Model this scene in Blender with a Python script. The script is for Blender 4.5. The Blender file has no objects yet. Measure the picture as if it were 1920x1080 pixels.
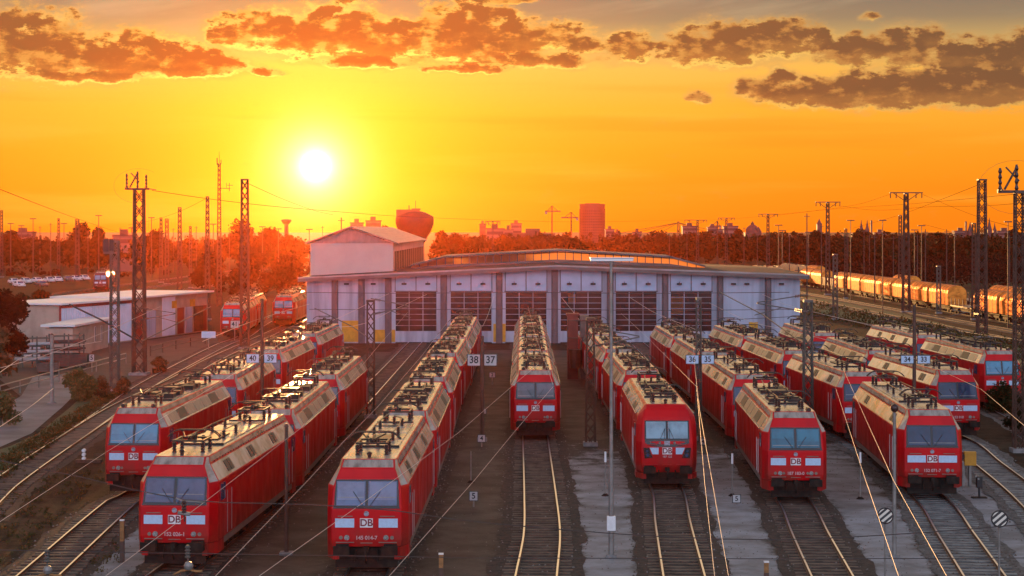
import bpy, math, random
from math import radians, sin, cos, pi, atan2, sqrt
from mathutils import Vector, Matrix
rnd = random.Random(7)
S = bpy.context.scene
COL = S.collection

# ------------------------------------------------------------------ camera
HC = 12.8          # camera height (a bridge over the yard throat)
FP = 3600.0        # focal length in photo pixels (1920 wide)
HOR = 432.0        # horizon row in the photo
cam_d = bpy.data.cameras.new('camera'); cam = bpy.data.objects.new('camera', cam_d); COL.objects.link(cam)
cam_d.sensor_width = 36.0; cam_d.lens = 36.0*FP/1920.0
cam_d.shift_y = -(540.0-HOR)/1920.0
cam_d.clip_start = 0.5; cam_d.clip_end = 30000.0
cam.location = (0, 0, HC); cam.rotation_euler = (radians(90), 0, 0)
S.camera = cam
S.view_settings.view_transform = 'Standard'; S.view_settings.look = 'None'
S.view_settings.gamma = 1.0; S.view_settings.exposure = 0.0
S.view_settings.use_curve_mapping = False
S.cycles.max_bounces = 6; S.cycles.transparent_max_bounces = 12
S.cycles.use_denoising = True

SUN_AZ, SUN_EL = -5.84, 1.9      # degrees, azimuth from +Y towards +X

# ------------------------------------------------------------------ node helpers
class NX:
    """small wrapper so that node maths can be written as expressions"""
    def __init__(s, nt, sock): s.nt, s.k = nt, sock
    def _m(s, op, *o, clamp=False):
        n = s.nt.nodes.new('ShaderNodeMath'); n.operation = op; n.use_clamp = clamp
        for i, v in enumerate((s,)+o):
            if isinstance(v, NX): s.nt.links.new(v.k, n.inputs[i])
            else: n.inputs[i].default_value = v
        return NX(s.nt, n.outputs[0])
    def __add__(s, o): return s._m('ADD', o)
    def __sub__(s, o): return s._m('SUBTRACT', o)
    def __mul__(s, o): return s._m('MULTIPLY', o)
    def __truediv__(s, o): return s._m('DIVIDE', o)
    def __neg__(s): return s._m('MULTIPLY', -1.0)
    __radd__ = __add__; __rmul__ = __mul__
    def max(s, o): return s._m('MAXIMUM', o)
    def min(s, o): return s._m('MINIMUM', o)
    def pow(s, o): return s._m('POWER', o)
    def exp(s): return s._m('EXPONENT')
    def clamp(s): return s._m('ADD', 0.0, clamp=True)
    def abs(s): return s._m('ABSOLUTE')
    def step(s, a, b):
        n = s.nt.nodes.new('ShaderNodeMapRange'); n.interpolation_type = 'SMOOTHSTEP'
        s.nt.links.new(s.k, n.inputs[0]); n.inputs[1].default_value = a; n.inputs[2].default_value = b
        return NX(s.nt, n.outputs[0])
def ramp(nt, fac, stops, interp='LINEAR'):
    n = nt.nodes.new('ShaderNodeValToRGB'); nt.links.new(fac, n.inputs[0])
    cr = n.color_ramp; cr.interpolation = interp
    while len(cr.elements) < len(stops): cr.elements.new(0.5)
    for e, (p, c) in zip(cr.elements, stops):
        e.position = p; e.color = (c[0], c[1], c[2], 1)
    return n.outputs[0]
def mix(nt, fac, a, b, blend='MIX'):
    n = nt.nodes.new('ShaderNodeMix'); n.data_type = 'RGBA'; n.blend_type = blend; n.clamp_result = False
    for i, v in ((0, fac), (6, a), (7, b)):
        if isinstance(v, NX): v = v.k
        if hasattr(v, 'is_output'): nt.links.new(v, n.inputs[i])
        elif i == 0: n.inputs[0].default_value = v
        else: n.inputs[i].default_value = (v[0], v[1], v[2], 1)
    return n.outputs[2]
def noise(nt, vec, scale, detail=4.0, rough=0.55, out=0, lac=2.0):
    n = nt.nodes.new('ShaderNodeTexNoise'); n.inputs['Scale'].default_value = scale
    n.inputs['Detail'].default_value = detail; n.inputs['Roughness'].default_value = rough
    n.inputs['Lacunarity'].default_value = lac
    if vec is not None: nt.links.new(vec, n.inputs['Vector'])
    return n.outputs[out]
def comb(nt, x, y, z=0.0):
    n = nt.nodes.new('ShaderNodeCombineXYZ')
    for i, v in enumerate((x, y, z)):
        if isinstance(v, NX): nt.links.new(v.k, n.inputs[i])
        else: n.inputs[i].default_value = v
    return n.outputs[0]

# ------------------------------------------------------------------ sky
W = bpy.data.worlds.new('World'); S.world = W; W.use_nodes = True
nt = W.node_tree; nt.nodes.clear()
wout = nt.nodes.new('ShaderNodeOutputWorld')
sky = nt.nodes.new('ShaderNodeTexSky'); sky.sky_type = 'NISHITA'; sky.sun_disc = False
sky.sun_elevation = radians(SUN_EL); sky.sun_rotation = radians(SUN_AZ)
sky.dust_density = 3.0
bg1 = nt.nodes.new('ShaderNodeBackground'); bg1.inputs[1].default_value = 0.05
nt.links.new(mix(nt, 1.0, sky.outputs[0], (.14,.14,.14), 'MULTIPLY'), bg1.inputs[0])
tc = nt.nodes.new('ShaderNodeTexCoord')
sep = nt.nodes.new('ShaderNodeSeparateXYZ'); nt.links.new(tc.outputs['Generated'], sep.inputs[0])
dx, dy, dz = (NX(nt, sep.outputs[i]) for i in range(3))
az = dx._m('ARCTAN2', dy)*57.29578
el = dz._m('ARCSINE')*57.29578
sd = (sin(radians(SUN_AZ))*cos(radians(SUN_EL)), cos(radians(SUN_AZ))*cos(radians(SUN_EL)), sin(radians(SUN_EL)))
sdist = (dx*sd[0]+dy*sd[1]+dz*sd[2])._m('MINIMUM', 0.9999999)._m('ARCCOSINE')*57.29578
# base gradient of the western half, by elevation (0..12 degrees)
low = ramp(nt, (el/12.0).clamp().k, [(0.0,(1.0,.25,.008)),(0.10,(1.0,.30,.010)),(0.20,(1.0,.36,.017)),(0.30,(1.03,.44,.035)),
      (0.40,(.93,.50,.085)),(0.46,(.58,.40,.13)),(0.52,(.29,.23,.135)),(0.58,(.20,.175,.135)),(0.78,(.26,.27,.29)),(1.0,(.34,.38,.44))])
dome = ramp(nt, (el/90.0).clamp().k, [(0.0,(.66,.56,.52)),(0.12,(.50,.50,.54)),(0.35,(.26,.30,.37)),(0.65,(.24,.27,.32)),(1.0,(.26,.28,.32))])
AMB = 0.95
domeE = ramp(nt, (el/90.0).clamp().k, [(0.0,(1.60,1.78,2.15)),(0.25,(1.45,1.65,2.05)),(0.45,(.72,.84,1.08)),(0.7,(.34,.39,.48)),(1.0,(.26,.28,.32))])
domeb = mix(nt, 1.0, dome, (AMB,AMB,AMB), 'MULTIPLY')
up = el.step(8.0, 20.0)
east = (az.abs()).step(85.0, 150.0)
domeb = mix(nt, east, domeb, domeE)
base = mix(nt, up.max(east), low, domeb)
# away from the sun the low sky goes a deeper orange
base = mix(nt, ((sdist).step(6.0, 24.0))*0.42*(1.0-1.0*0) , base, mix(nt, 1.0, base, (.92,.80,.9), 'MULTIPLY'))
# high streaky veil
st = NX(nt, noise(nt, comb(nt, az*0.10+el*0.22, el*0.9-az*0.16), 1.0, 5.0, 0.55))
veil = st.step(0.46, 0.72)*el.step(4.6, 6.2)*(1.0-0.0)
veil = veil*(el.step(30.0, 12.0))
base = mix(nt, veil*0.55, base, (.50,.40,.24))
st2 = NX(nt, noise(nt, comb(nt, az*0.07, el*0.85), 1.0, 5.0, 0.5))
base = mix(nt, st2.step(0.50,0.66)*0.35*el.step(4.6,3.0), base, (1.08,.50,.06))
st3 = NX(nt, noise(nt, comb(nt, az*0.06+9.0, el*1.1+4.0), 1.0, 5.0, 0.5))
base = mix(nt, st3.step(0.52,0.68)*0.4*el.step(5.2,3.4)*el.step(-0.5,1.0), base, (1.02,.27,.012))
# gold glow added to the unseen sky above the frame, to gild the roofs
gold = el.step(6.95, 8.6)*el.step(42.0, 16.0)*(((az+5.0)/24.0).pow(2.0)*-1.0).exp()
gold = gold*(NX(nt, noise(nt, comb(nt, az*0.16, el*0.35), 1.0, 4.0, 0.6)).step(0.30, 0.62)*0.6+0.4)
base = mix(nt, gold*0.9, base, (3.0,1.85,.66))
# glow round the sun
g1 = ((sdist/2.7).pow(1.35)*-1.0).exp()
g2 = ((sdist/7.5).pow(1.6)*-1.0).exp()
g3 = ((sdist/1.1).pow(1.7)*-1.0).exp()
g4 = (sdist*(-1.0/0.19)).exp()
def scol(f, c): return mix(nt, 1.0, comb(nt, f, f, f), c, 'MULTIPLY')
base = mix(nt, 1.0, base, scol(g1, (.5,.56,.010)), 'ADD')
base = mix(nt, 1.0, base, scol(g2, (.20,.085,.004)), 'ADD')
base = mix(nt, 1.0, base, scol(g3, (.9,.5,.60)), 'ADD')
base = mix(nt, 1.0, base, scol(g4, (9,8,6)), 'ADD')
# cumulus: lobes given as (azimuth, elevation, half width, half height) from the photograph's sky
BL = [(40,88,150,52,0),(130,112,120,36,0),(215,122,75,26,0),(285,108,85,32,0),(360,118,80,26,0),(420,128,45,16,0),(270,78,40,16,-.15),
      (440,62,48,26,-.1),(500,58,60,30,0),(560,72,60,30,.0),(640,62,75,42,.1),(700,74,75,36,.1),(770,72,45,30,0),(850,62,70,44,.1),(915,52,55,38,.1),(890,90,80,26,.1),
      (970,70,60,30,0),(1035,66,70,24,-.1),(1100,85,50,16,-.15),(1185,88,44,22,.1),(1010,112,130,14,-.15),(1300,92,60,26,.1),(1370,82,80,32,.2),(1470,74,80,28,.1),
      (1590,100,55,26,.05),(1680,98,60,30,.1),(1730,80,30,18,.1),(1790,112,60,28,.1),(1850,118,80,28,.1),(1910,112,50,36,.1),
      (1425,165,46,17,0),(1475,178,60,18,.1),(1560,178,110,22,.2),(1700,172,150,26,.3),(1860,165,150,32,.3),(1308,182,24,8,-.1),(1465,150,28,14,-.1),
      (700,118,110,10,-.2),(870,128,90,9,-.2),(500,136,40,6,-.2),(1625,38,18,7,-.1),(160,150,120,10,-.2),(940,3,60,7,0),(330,138,90,12,-.1),(650,0,50,5,0)]
warp = noise(nt, comb(nt, az*1.3, el*1.3), 1.0, 3.0, 0.5, out=1)
wsep = nt.nodes.new('ShaderNodeSeparateXYZ'); nt.links.new(warp, wsep.inputs[0])
wx, wy = NX(nt, wsep.outputs[0])-0.5, NX(nt, wsep.outputs[1])-0.5
ax, ey = az+wx*0.55, el+wy*0.40
KS = 4.0
SW = SV = None
for cx, cy, rx, ry, b in BL:
    ca, ce = (cx-960)/62.83, (HOR-cy)/62.83
    ra, re = rx*1.05/62.83, ry*1.22/62.83
    u = ax*(1.0/ra)-(ca/ra); v = ey*(1.0/re)-(ce/re)
    w_ = (((u*u+v*v)*-1.0+(1.0+b)).max(-2.5)*KS).exp()
    SW = w_ if SW is None else SW+w_
    SV = w_*v if SV is None else SV+w_*v
D = SW._m('LOGARITHM', 2.718281828)*(1.0/KS)
V = SV/SW
pv_ = comb(nt, az*0.92, el*1.85)
a0 = NX(nt, noise(nt, pv_, 1.55, 11.0, 0.68))-0.5
lowf = NX(nt, noise(nt, comb(nt, az*0.8+31.0, el*1.9+7.0), 0.95, 4.0, 0.55))-0.5
vo = nt.nodes.new('ShaderNodeTexVoronoi'); vo.feature = 'SMOOTH_F1'; vo.inputs['Scale'].default_value = 3.0; vo.inputs['Smoothness'].default_value = .7
nt.links.new(comb(nt, az+wx*0.8, el*1.2+wy*0.8), vo.inputs['Vector'])
vb = NX(nt, vo.outputs['Distance'])-0.33
near = ((sdist/9.0).pow(1.3)*-1.0).exp()
dens = D+a0*3.9-vb*0.9*V.step(-0.9, 0.3)+0.22
alpha = dens.step(-0.22, 0.60)
body = (D*0.50+a0*3.6+lowf*3.2-vb*0.8+0.36).step(-0.25, 1.05)*dens.step(-0.05, 0.75)
vs_ = (V+a0*1.6)
under = vs_.step(0.15, -0.75)
core_c = mix(nt, near, (.150,.080,.042), (.30,.078,.010))
mid_c = mix(nt, near, (.36,.165,.055), (.66,.24,.022))
rim_c = mix(nt, near, (1.0,.56,.15), (1.7,1.15,.20))
core_c = mix(nt, under*0.65, core_c, mid_c)
lit = (body*-1.0+1.0).pow(1.1)
patch_ = (lowf*2.4+a0*1.2+0.55).clamp()
c1 = mix(nt, lit.step(0.10, 0.60), core_c, mid_c)
rimw = lit.step(0.45, 0.95)*(near*0.75+0.22)*(patch_*0.75+0.25)
c1 = mix(nt, rimw, c1, rim_c)
brim = vs_.step(-0.45, -0.95)*dens.step(0.75, 0.12)*(near*1.3+0.10).clamp()
cl_c = mix(nt, brim, c1, (1.8,1.25,.22))
wisp = (D*0.75+lowf*2.8+a0*1.8+0.85).step(0.0, 1.3)
wc = mix(nt, near, (.52,.31,.12), (.98,.50,.06))
base = mix(nt, wisp*0.62*(az.abs().step(60.0, 30.0)), base, wc)
gl = (D*0.9+a0*3.2+lowf*1.5+0.55).step(0.25, 0.9)*near*patch_
base = mix(nt, gl*0.7*(az.abs().step(60.0, 30.0)), base, (1.5,1.05,.20))
base = mix(nt, alpha*(az.abs().step(60.0, 30.0)), base, cl_c)
bg2 = nt.nodes.new('ShaderNodeBackground'); bg2.inputs[1].default_value = 1.0
nt.links.new(base, bg2.inputs[0])
addn = nt.nodes.new('ShaderNodeAddShader')
nt.links.new(bg1.outputs[0], addn.inputs[0]); nt.links.new(bg2.outputs[0], addn.inputs[1])
nt.links.new(addn.outputs[0], wout.inputs[0])
W.cycles.sampling_method = 'MANUAL'; W.cycles.sample_map_resolution = 1024

# ------------------------------------------------------------------ sun
sl = bpy.data.lights.new('sun', 'SUN'); sl.energy = 4.5; sl.angle = radians(0.5); sl.color = (1.0, 0.50, 0.16)
so = bpy.data.objects.new('sun', sl); COL.objects.link(so)
so.rotation_euler = Vector(sd).to_track_quat('Z', 'Y').to_euler()
so.location = (-60, 400, 120)

# ------------------------------------------------------------------ placing
RT = 0.20          # rail top
def P(px, py, z=RT):
    Y = FP*(HC-z)/(py-HOR); return Vector(((px-960)/FP*Y, Y, z))
def PX(px, Y): return (px-960)/FP*Y
def PZ(py, Y): return HC-(py-HOR)/FP*Y
def PW(px, py, Y): return Vector((PX(px, Y), Y, PZ(py, Y)))

# ------------------------------------------------------------------ mesh builder
class MB:
    def __init__(s): s.v, s.f, s.m = [], [], []
    def add(s, vs, fs, mi=0):
        o = len(s.v); s.v += [tuple(v) for v in vs]
        for f in fs: s.f.append(tuple(i+o for i in f)); s.m.append(mi)
        return s
    def box(s, x0, x1, y0, y1, z0, z1, mi=0, M=None):
        vs = [Vector(p) for p in ((x0,y0,z0),(x1,y0,z0),(x1,y1,z0),(x0,y1,z0),(x0,y0,z1),(x1,y0,z1),(x1,y1,z1),(x0,y1,z1))]
        if M is not None: vs = [M@v for v in vs]
        return s.add(vs, [(0,3,2,1),(4,5,6,7),(0,1,5,4),(1,2,6,5),(2,3,7,6),(3,0,4,7)], mi)
    def cyl(s, p, q, r, r2=None, n=8, mi=0, cap=True):
        p, q = Vector(p), Vector(q); r2 = r if r2 is None else r2
        d = (q-p)
        if d.length < 1e-6: return s
        d.normalize(); a = d.orthogonal().normalized(); b = d.cross(a)
        vs = []
        for c, rr in ((p, r), (q, r2)):
            for i in range(n):
                t = 2*pi*(i+.5)/n; vs.append(c+a*(rr*cos(t))+b*(rr*sin(t)))
        fs = [(i, (i+1) % n, n+(i+1) % n, n+i) for i in range(n)]
        if cap: fs += [tuple(range(n-1, -1, -1)), tuple(range(n, 2*n))]
        return s.add(vs, fs, mi)
    def tube(s, pts, r, n=6, mi=0):
        pts = [Vector(p) for p in pts]
        if len(pts) < 2: return s
        ring, fs = [], []
        for i, p in enumerate(pts):
            d = (pts[min(i+1, len(pts)-1)]-pts[max(i-1, 0)]).normalized()
            up = Vector((0,0,1)) if abs(d.z) < .95 else Vector((1,0,0))
            a = d.cross(up).normalized(); b = a.cross(d)
            for k in range(n):
                t = 2*pi*(k+.5)/n; ring.append(p+a*(r*cos(t))+b*(r*sin(t)))
        for i in range(len(pts)-1):
            for k in range(n):
                fs.append((i*n+k, i*n+(k+1) % n, (i+1)*n+(k+1) % n, (i+1)*n+k))
        fs += [tuple(range(n-1,-1,-1)), tuple(range((len(pts)-1)*n, len(pts)*n))]
        return s.add(ring, fs, mi)
    def lathe(s, c, prof, n=12, mi=0, M=None):
        c = Vector(c); vs = []; fs = []
        for r, z in prof:
            for k in range(n):
                t = 2*pi*k/n; v = Vector((r*cos(t), r*sin(t), z))
                vs.append((M@v if M is not None else v)+c)
        for i in range(len(prof)-1):
            for k in range(n):
                fs.append((i*n+k, i*n+(k+1) % n, (i+1)*n+(k+1) % n, (i+1)*n+k))
        fs += [tuple(range(n-1,-1,-1)), tuple(range((len(prof)-1)*n, len(prof)*n))]
        return s.add(vs, fs, mi)
    def prism(s, poly, h0, h1, mi=0, axis='z'):
        n = len(poly); vs = []
        for h in (h0, h1):
            for a, b in poly:
                vs.append({'z': (a, b, h), 'y': (a, h, b), 'x': (h, a, b)}[axis])
        fs = [(i, (i+1) % n, n+(i+1) % n, n+i) for i in range(n)]+[tuple(range(n-1,-1,-1)), tuple(range(n, 2*n))]
        return s.add(vs, fs, mi)
    def levels(s, lv, mats=None, cap=0):
        """lv: list of closed outlines (same count); mats(k, j) -> material index"""
        n = len(lv[0]); vs = [p for l in lv for p in l]; o = len(s.v); s.v += [tuple(p) for p in vs]
        for k in range(len(lv)-1):
            for j in range(n):
                s.f.append((o+k*n+j, o+k*n+(j+1) % n, o+(k+1)*n+(j+1) % n, o+(k+1)*n+j)); s.m.append(mats(k, j) if mats else 0)
        s.f.append(tuple(o+i for i in range(n-1,-1,-1))); s.m.append(cap if not mats else mats(0, 0))
        s.f.append(tuple(o+(len(lv)-1)*n+i for i in range(n))); s.m.append(cap)
        return s

def mesh_of(name, mb, mats, smooth=False):
    me = bpy.data.meshes.new(name); me.from_pydata(mb.v, [], mb.f)
    for m in (mats if isinstance(mats, (list, tuple)) else [mats]): me.materials.append(m)
    if any(mb.m): me.polygons.foreach_set('material_index', mb.m)
    if smooth: me.polygons.foreach_set('use_smooth', [True]*len(me.polygons))
    me.update(); return me
def obj(name, mb, mats, parent=None, smooth=False, bevel=0.0):
    me = mesh_of(name, mb, mats, smooth)
    o = bpy.data.objects.new(name, me); COL.objects.link(o)
    if bevel:
        import bmesh
        bm = bmesh.new(); bm.from_mesh(me); bmesh.ops.remove_doubles(bm, verts=bm.verts, dist=1e-4)
        bmesh.ops.bevel(bm, geom=[e for e in bm.edges if len(e.link_faces) == 2 and e.calc_face_angle(0) > .2], offset=bevel, segments=2, affect='EDGES', profile=.6)
        bm.to_mesh(me); bm.free()
    if parent: o.parent = parent
    return o
def pieces(name, mb, mats, parent=None, smooth=False, bevel=0.0):
    """every separate loose piece of the builder becomes a mesh of its own"""
    par = list(range(len(mb.v)))
    def find(i):
        while par[i] != i: par[i] = par[par[i]]; i = par[i]
        return i
    for f in mb.f:
        a = find(f[0])
        for k in f[1:]: par[find(k)] = a
    gr = {}
    for f, m in zip(mb.f, mb.m): gr.setdefault(find(f[0]), []).append((f, m))
    out = []
    for fs in gr.values():
        ids = sorted({i for f, _ in fs for i in f}); mp = {v: k for k, v in enumerate(ids)}
        q = MB(); q.v = [mb.v[i] for i in ids]; q.f = [tuple(mp[i] for i in f) for f, _ in fs]; q.m = [m for _, m in fs]
        out.append(obj(name, q, mats, parent, smooth, bevel))
    return out
def thing(name, label, cat, loc=(0,0,0), rz=0.0, group=None):
    o = bpy.data.objects.new(name, None); COL.objects.link(o)
    o.empty_display_size = .3; o.location = loc; o.rotation_euler = (0, 0, rz)
    o['label'] = label; o['category'] = cat
    if group: o['group'] = group
    return o
def tag(o, label, cat, group=None):
    o['label'] = label; o['category'] = cat
    if group: o['group'] = group
    return o
def struct(o): o['kind'] = 'structure'; return o
def stuff(o): o['kind'] = 'stuff'; return o
def dup(o, parent=None, skip=()):
    c = o.copy(); COL.objects.link(c); c.parent = parent
    for ch in list(o.children):
        if ch.name.split('.')[0] not in skip: dup(ch, c, skip)
    return c
_txt = {}
def text_mesh(s, size, mat, depth=.006):
    cu = bpy.data.curves.new('lettering', 'FONT'); cu.body = s; cu.size = size; cu.extrude = depth
    cu.align_x = 'CENTER'; cu.align_y = 'CENTER'; cu.offset = size*.022
    o = bpy.data.objects.new('lettering', cu); COL.objects.link(o)
    dg = bpy.context.evaluated_depsgraph_get()
    me = bpy.data.meshes.new_from_object(o.evaluated_get(dg)); bpy.data.objects.remove(o)
    me.materials.clear(); me.materials.append(mat); return me
def text_obj(name, s, size, mat, parent, loc, rx=pi/2, sx=1.0):
    me = text_mesh(s, size, mat); o = bpy.data.objects.new(name, me); COL.objects.link(o)
    o.location = loc; o.rotation_euler = (rx, 0, 0); o.scale = (sx, 1, 1)
    if parent: o.parent = parent
    return o
ORD = ['first','second','third','fourth','fifth','sixth','seventh','eighth','ninth','tenth','eleventh','twelfth','thirteenth','fourteenth','fifteenth','sixteenth','seventeenth','eighteenth','nineteenth','twentieth']

from mathutils import noise as _mn
def wob(t, seed): return _mn.noise(Vector((t*.30, seed, 0)))*.22+_mn.noise(Vector((t*1.3, seed+9, 0)))*.12
# ------------------------------------------------------------------ materials
def mat(name, col, rough=.6, metal=0.0, spec=.5, var=0.0, vscale=3.0, col2=None, bump=0.0, bscale=40.0, coat=0.0, stretch=None, gen=False, detail=6.0, lo=.38, hi=.66):
    m = bpy.data.materials.new(name); m.use_nodes = True; t = m.node_tree
    b = t.nodes['Principled BSDF']
    b.inputs['Base Color'].default_value = (*col, 1); b.inputs['Roughness'].default_value = rough
    b.inputs['Metallic'].default_value = metal; b.inputs['Specular IOR Level'].default_value = spec
    b.inputs['Coat Weight'].default_value = coat; b.inputs['Coat Roughness'].default_value = .12
    tcn = t.nodes.new('ShaderNodeTexCoord'); vec = tcn.outputs['Object']
    if stretch:
        mp = t.nodes.new('ShaderNodeMapping'); mp.inputs['Scale'].default_value = stretch
        t.links.new(vec, mp.inputs[0]); vec = mp.outputs[0]
    if col2 is not None or var:
        c2 = col2 if col2 is not None else tuple(c*(1-var) for c in col)
        f = NX(t, noise(t, vec, vscale, detail, .6)).step(lo, hi)
        t.links.new(mix(t, f, col, c2), b.inputs['Base Color'])
    if bump:
        bn = t.nodes.new('ShaderNodeBump'); bn.inputs['Strength'].default_value = bump; bn.inputs['Distance'].default_value = .05
        t.links.new(noise(t, vec, bscale, 4.0, .6), bn.inputs['Height']); t.links.new(bn.outputs[0], b.inputs['Normal'])
    return m
M = {}
M['red'] = mat('red_paint', (.58,.0015,.006), .34, spec=.22, col2=(.46,.002,.008), vscale=.7)
def dusty_red():
    m = M['red']; t = m.node_tree; b = t.nodes['Principled BSDF']
    src = b.inputs['Base Color'].links[0].from_socket
    tcn = t.nodes.new('ShaderNodeTexCoord'); sp = t.nodes.new('ShaderNodeSeparateXYZ'); t.links.new(tcn.outputs['Object'], sp.inputs[0])
    y, z = NX(t, sp.outputs[1]), NX(t, sp.outputs[2])
    mp = t.nodes.new('ShaderNodeMapping'); mp.inputs['Scale'].default_value = (1.0, .7, .35); t.links.new(tcn.outputs['Object'], mp.inputs[0])
    oi = t.nodes.new('ShaderNodeObjectInfo')
    va = t.nodes.new('ShaderNodeVectorMath'); va.operation = 'ADD'; t.links.new(mp.outputs[0], va.inputs[0]); t.links.new(oi.outputs['Random'], va.inputs[1])
    vb_ = t.nodes.new('ShaderNodeVectorMath'); vb_.operation = 'SCALE'; vb_.inputs['Scale'].default_value = 1.0; t.links.new(va.outputs[0], vb_.inputs[0])
    n = NX(t, noise(t, vb_.outputs[0], 1.4, 8, .65))
    low = z.step(2.4, .7)*n.step(.30, .62)
    c = mix(t, low*.75, src, (.15,.035,.022))
    c = mix(t, n.step(.56, .74)*.22, c, (.24,.02,.016))
    side = y.step(2.9, 3.0)*y.step(15.9, 15.8)
    fr_ = (y*(1/2.6))._m('FRACT'); seam = fr_.step(.010, .004)*side
    c = mix(t, seam*.7, c, (.06,.004,.005))
    t.links.new(c, b.inputs['Base Color'])
    r_ = n.step(.3,.7)*.25+.30; t.links.new(r_.k, b.inputs['Roughness'])
dusty_red()
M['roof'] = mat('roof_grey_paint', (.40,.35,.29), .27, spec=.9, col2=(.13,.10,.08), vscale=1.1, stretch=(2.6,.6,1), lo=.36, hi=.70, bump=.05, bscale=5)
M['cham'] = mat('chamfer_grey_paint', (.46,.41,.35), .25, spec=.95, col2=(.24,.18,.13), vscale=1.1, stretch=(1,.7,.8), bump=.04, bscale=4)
M['dark'] = mat('black_underframe', (.010,.008,.007), .7, spec=.2, col2=(.028,.020,.014), vscale=4)
M['vent'] = mat('dark_vent_grille', (.02,.014,.012), .5)
M['grille'] = mat('brown_grille_panel', (.17,.12,.095), .36, spec=.5, col2=(.24,.18,.14), vscale=2)
M['glass'] = mat('blue_windscreen_glass', (.055,.10,.16), .06, spec=1.0)
for nm, c, ior in (('glass',(.045,.075,.15),1.5),('glass2',(.22,.38,.46),1.6),('glass_teal',(.012,.12,.19),1.5),('glass_dark',(.012,.035,.085),1.5),('glass_sky',(.05,.22,.36),1.6),('glass_pale',(.10,.15,.27),1.5),('glass_grey',(.09,.11,.13),1.5)):
    M[nm] = mat(nm+'_pane', c, .08, spec=.5, col2=tuple(k*.6 for k in c), vscale=1.1)
    M[nm].node_tree.nodes['Principled BSDF'].inputs['IOR'].default_value = ior
M['blackgloss'] = mat('black_gloss', (.012,.011,.012), .25)
M['panel'] = mat('pale_marker_panel', (.46,.62,.80), .35, var=.12, vscale=9)
M['white'] = mat('white_paint', (.78,.78,.78), .45, var=.1, vscale=4)
M['board'] = mat('board_white', (.46,.46,.46), .6, var=.2, vscale=3)
M['blind'] = mat('roller_blind_behind_glass', (.17,.21,.32), .25, var=.25, vscale=2)
M['ink'] = mat('dark_ink', (.02,.02,.025), .6)
M['num'] = mat('fleet_number_paint', (.55,.36,.36), .5)
M['logo_ink'] = mat('logo_letters', (.20,.02,.03), .5)
M['lamp'] = mat('lamp_glass', (.34,.33,.31), .1, spec=.8, col2=(.12,.11,.10), vscale=16)
M['emblem'] = mat('grey_emblem', (.36,.34,.40), .4, var=.5, vscale=14)
M['weed'] = mat('sparse_weed', (.050,.046,.016), .8, spec=.1, col2=(.11,.075,.022), vscale=.5)
M['insul'] = mat('brown_insulator', (.055,.022,.018), .28, var=.4, vscale=6)
M['pan'] = mat('dark_pantograph_steel', (.035,.028,.026), .4, metal=.5)
M['steel'] = mat('polished_rail_steel', (.50,.51,.55), .36, metal=1.0)
M['rust'] = mat('rusty_rail_side', (.10,.045,.025), .75, var=.4, vscale=8)
M['wire'] = mat('bright_wire', (.66,.58,.50), .6, metal=.15, spec=.3)
M['dwire'] = mat('dark_wire', (.04,.03,.028), .5)
M['sleeper'] = mat('weathered_sleeper', (.13,.095,.07), .8, col2=(.05,.035,.028), vscale=1.3)
M['sleeper2'] = mat('concrete_sleeper', (.22,.23,.22), .75, col2=(.10,.10,.10), vscale=1.3)
M['mast'] = mat('rusty_brown_mast', (.085,.045,.03), .55, var=.4, vscale=2)
M['mastg'] = mat('grey_green_mast', (.10,.10,.085), .5, var=.3, vscale=2)
M['pole'] = mat('grey_galvanised_pole', (.26,.25,.23), .4, metal=.3, var=.3, vscale=3)
M['concrete'] = mat('concrete', (.26,.25,.24), .85, var=.3, vscale=2)
M['yellow'] = mat('yellow_ochre_paint', (.62,.30,.02), .55, var=.25, vscale=1.5)
M['postwood'] = mat('ochre_post', (.36,.17,.05), .6, var=.4, vscale=5)
M['black'] = mat('black_paint', (.015,.015,.016), .5)
M['alu'] = mat('aluminium', (.6,.6,.6), .35, metal=.8)

M['swire'] = mat('dull_black_wire', (.02,.015,.014), 1.0, spec=0.0)
# ================================================================== ground
def ground_mat():
    m = bpy.data.materials.new('yard_dirt'); m.use_nodes = True; t = m.node_tree; b = t.nodes['Principled BSDF']
    tcn = t.nodes.new('ShaderNodeTexCoord'); v = tcn.outputs['Object']
    a = NX(t, noise(t, v, .045, 6, .6)); c = NX(t, noise(t, v, .8, 8, .65)); d = NX(t, noise(t, v, 7.0, 6, .75))
    col = mix(t, a.step(.40,.60), (.046,.031,.020), (.064,.047,.031))
    col = mix(t, c.step(.42,.66), col, (.026,.018,.012))
    col = mix(t, d.step(.50,.74)*.6, col, (.17,.135,.10))
    sp = t.nodes.new('ShaderNodeSeparateXYZ'); t.links.new(v, sp.inputs[0]); y = NX(t, sp.outputs[1])
    far = y.step(300.0, 420.0)
    col = mix(t, far*a.step(.36,.52), col, (.060,.058,.026))
    t.links.new(col, b.inputs['Base Color']); b.inputs['Roughness'].default_value = .9; b.inputs['Specular IOR Level'].default_value = .04
    bn = t.nodes.new('ShaderNodeBump'); bn.inputs['Strength'].default_value = .5; bn.inputs['Distance'].default_value = .06
    t.links.new(noise(t, v, 9.0, 6, .75), bn.inputs['Height']); t.links.new(bn.outputs[0], b.inputs['Normal'])
    return m
g = MB(); g.add([(-6000,-60,0),(6000,-60,0),(6000,12000,0),(-6000,12000,0)], [(0,1,2,3)])
struct(obj('ground', g, ground_mat()))

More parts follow.
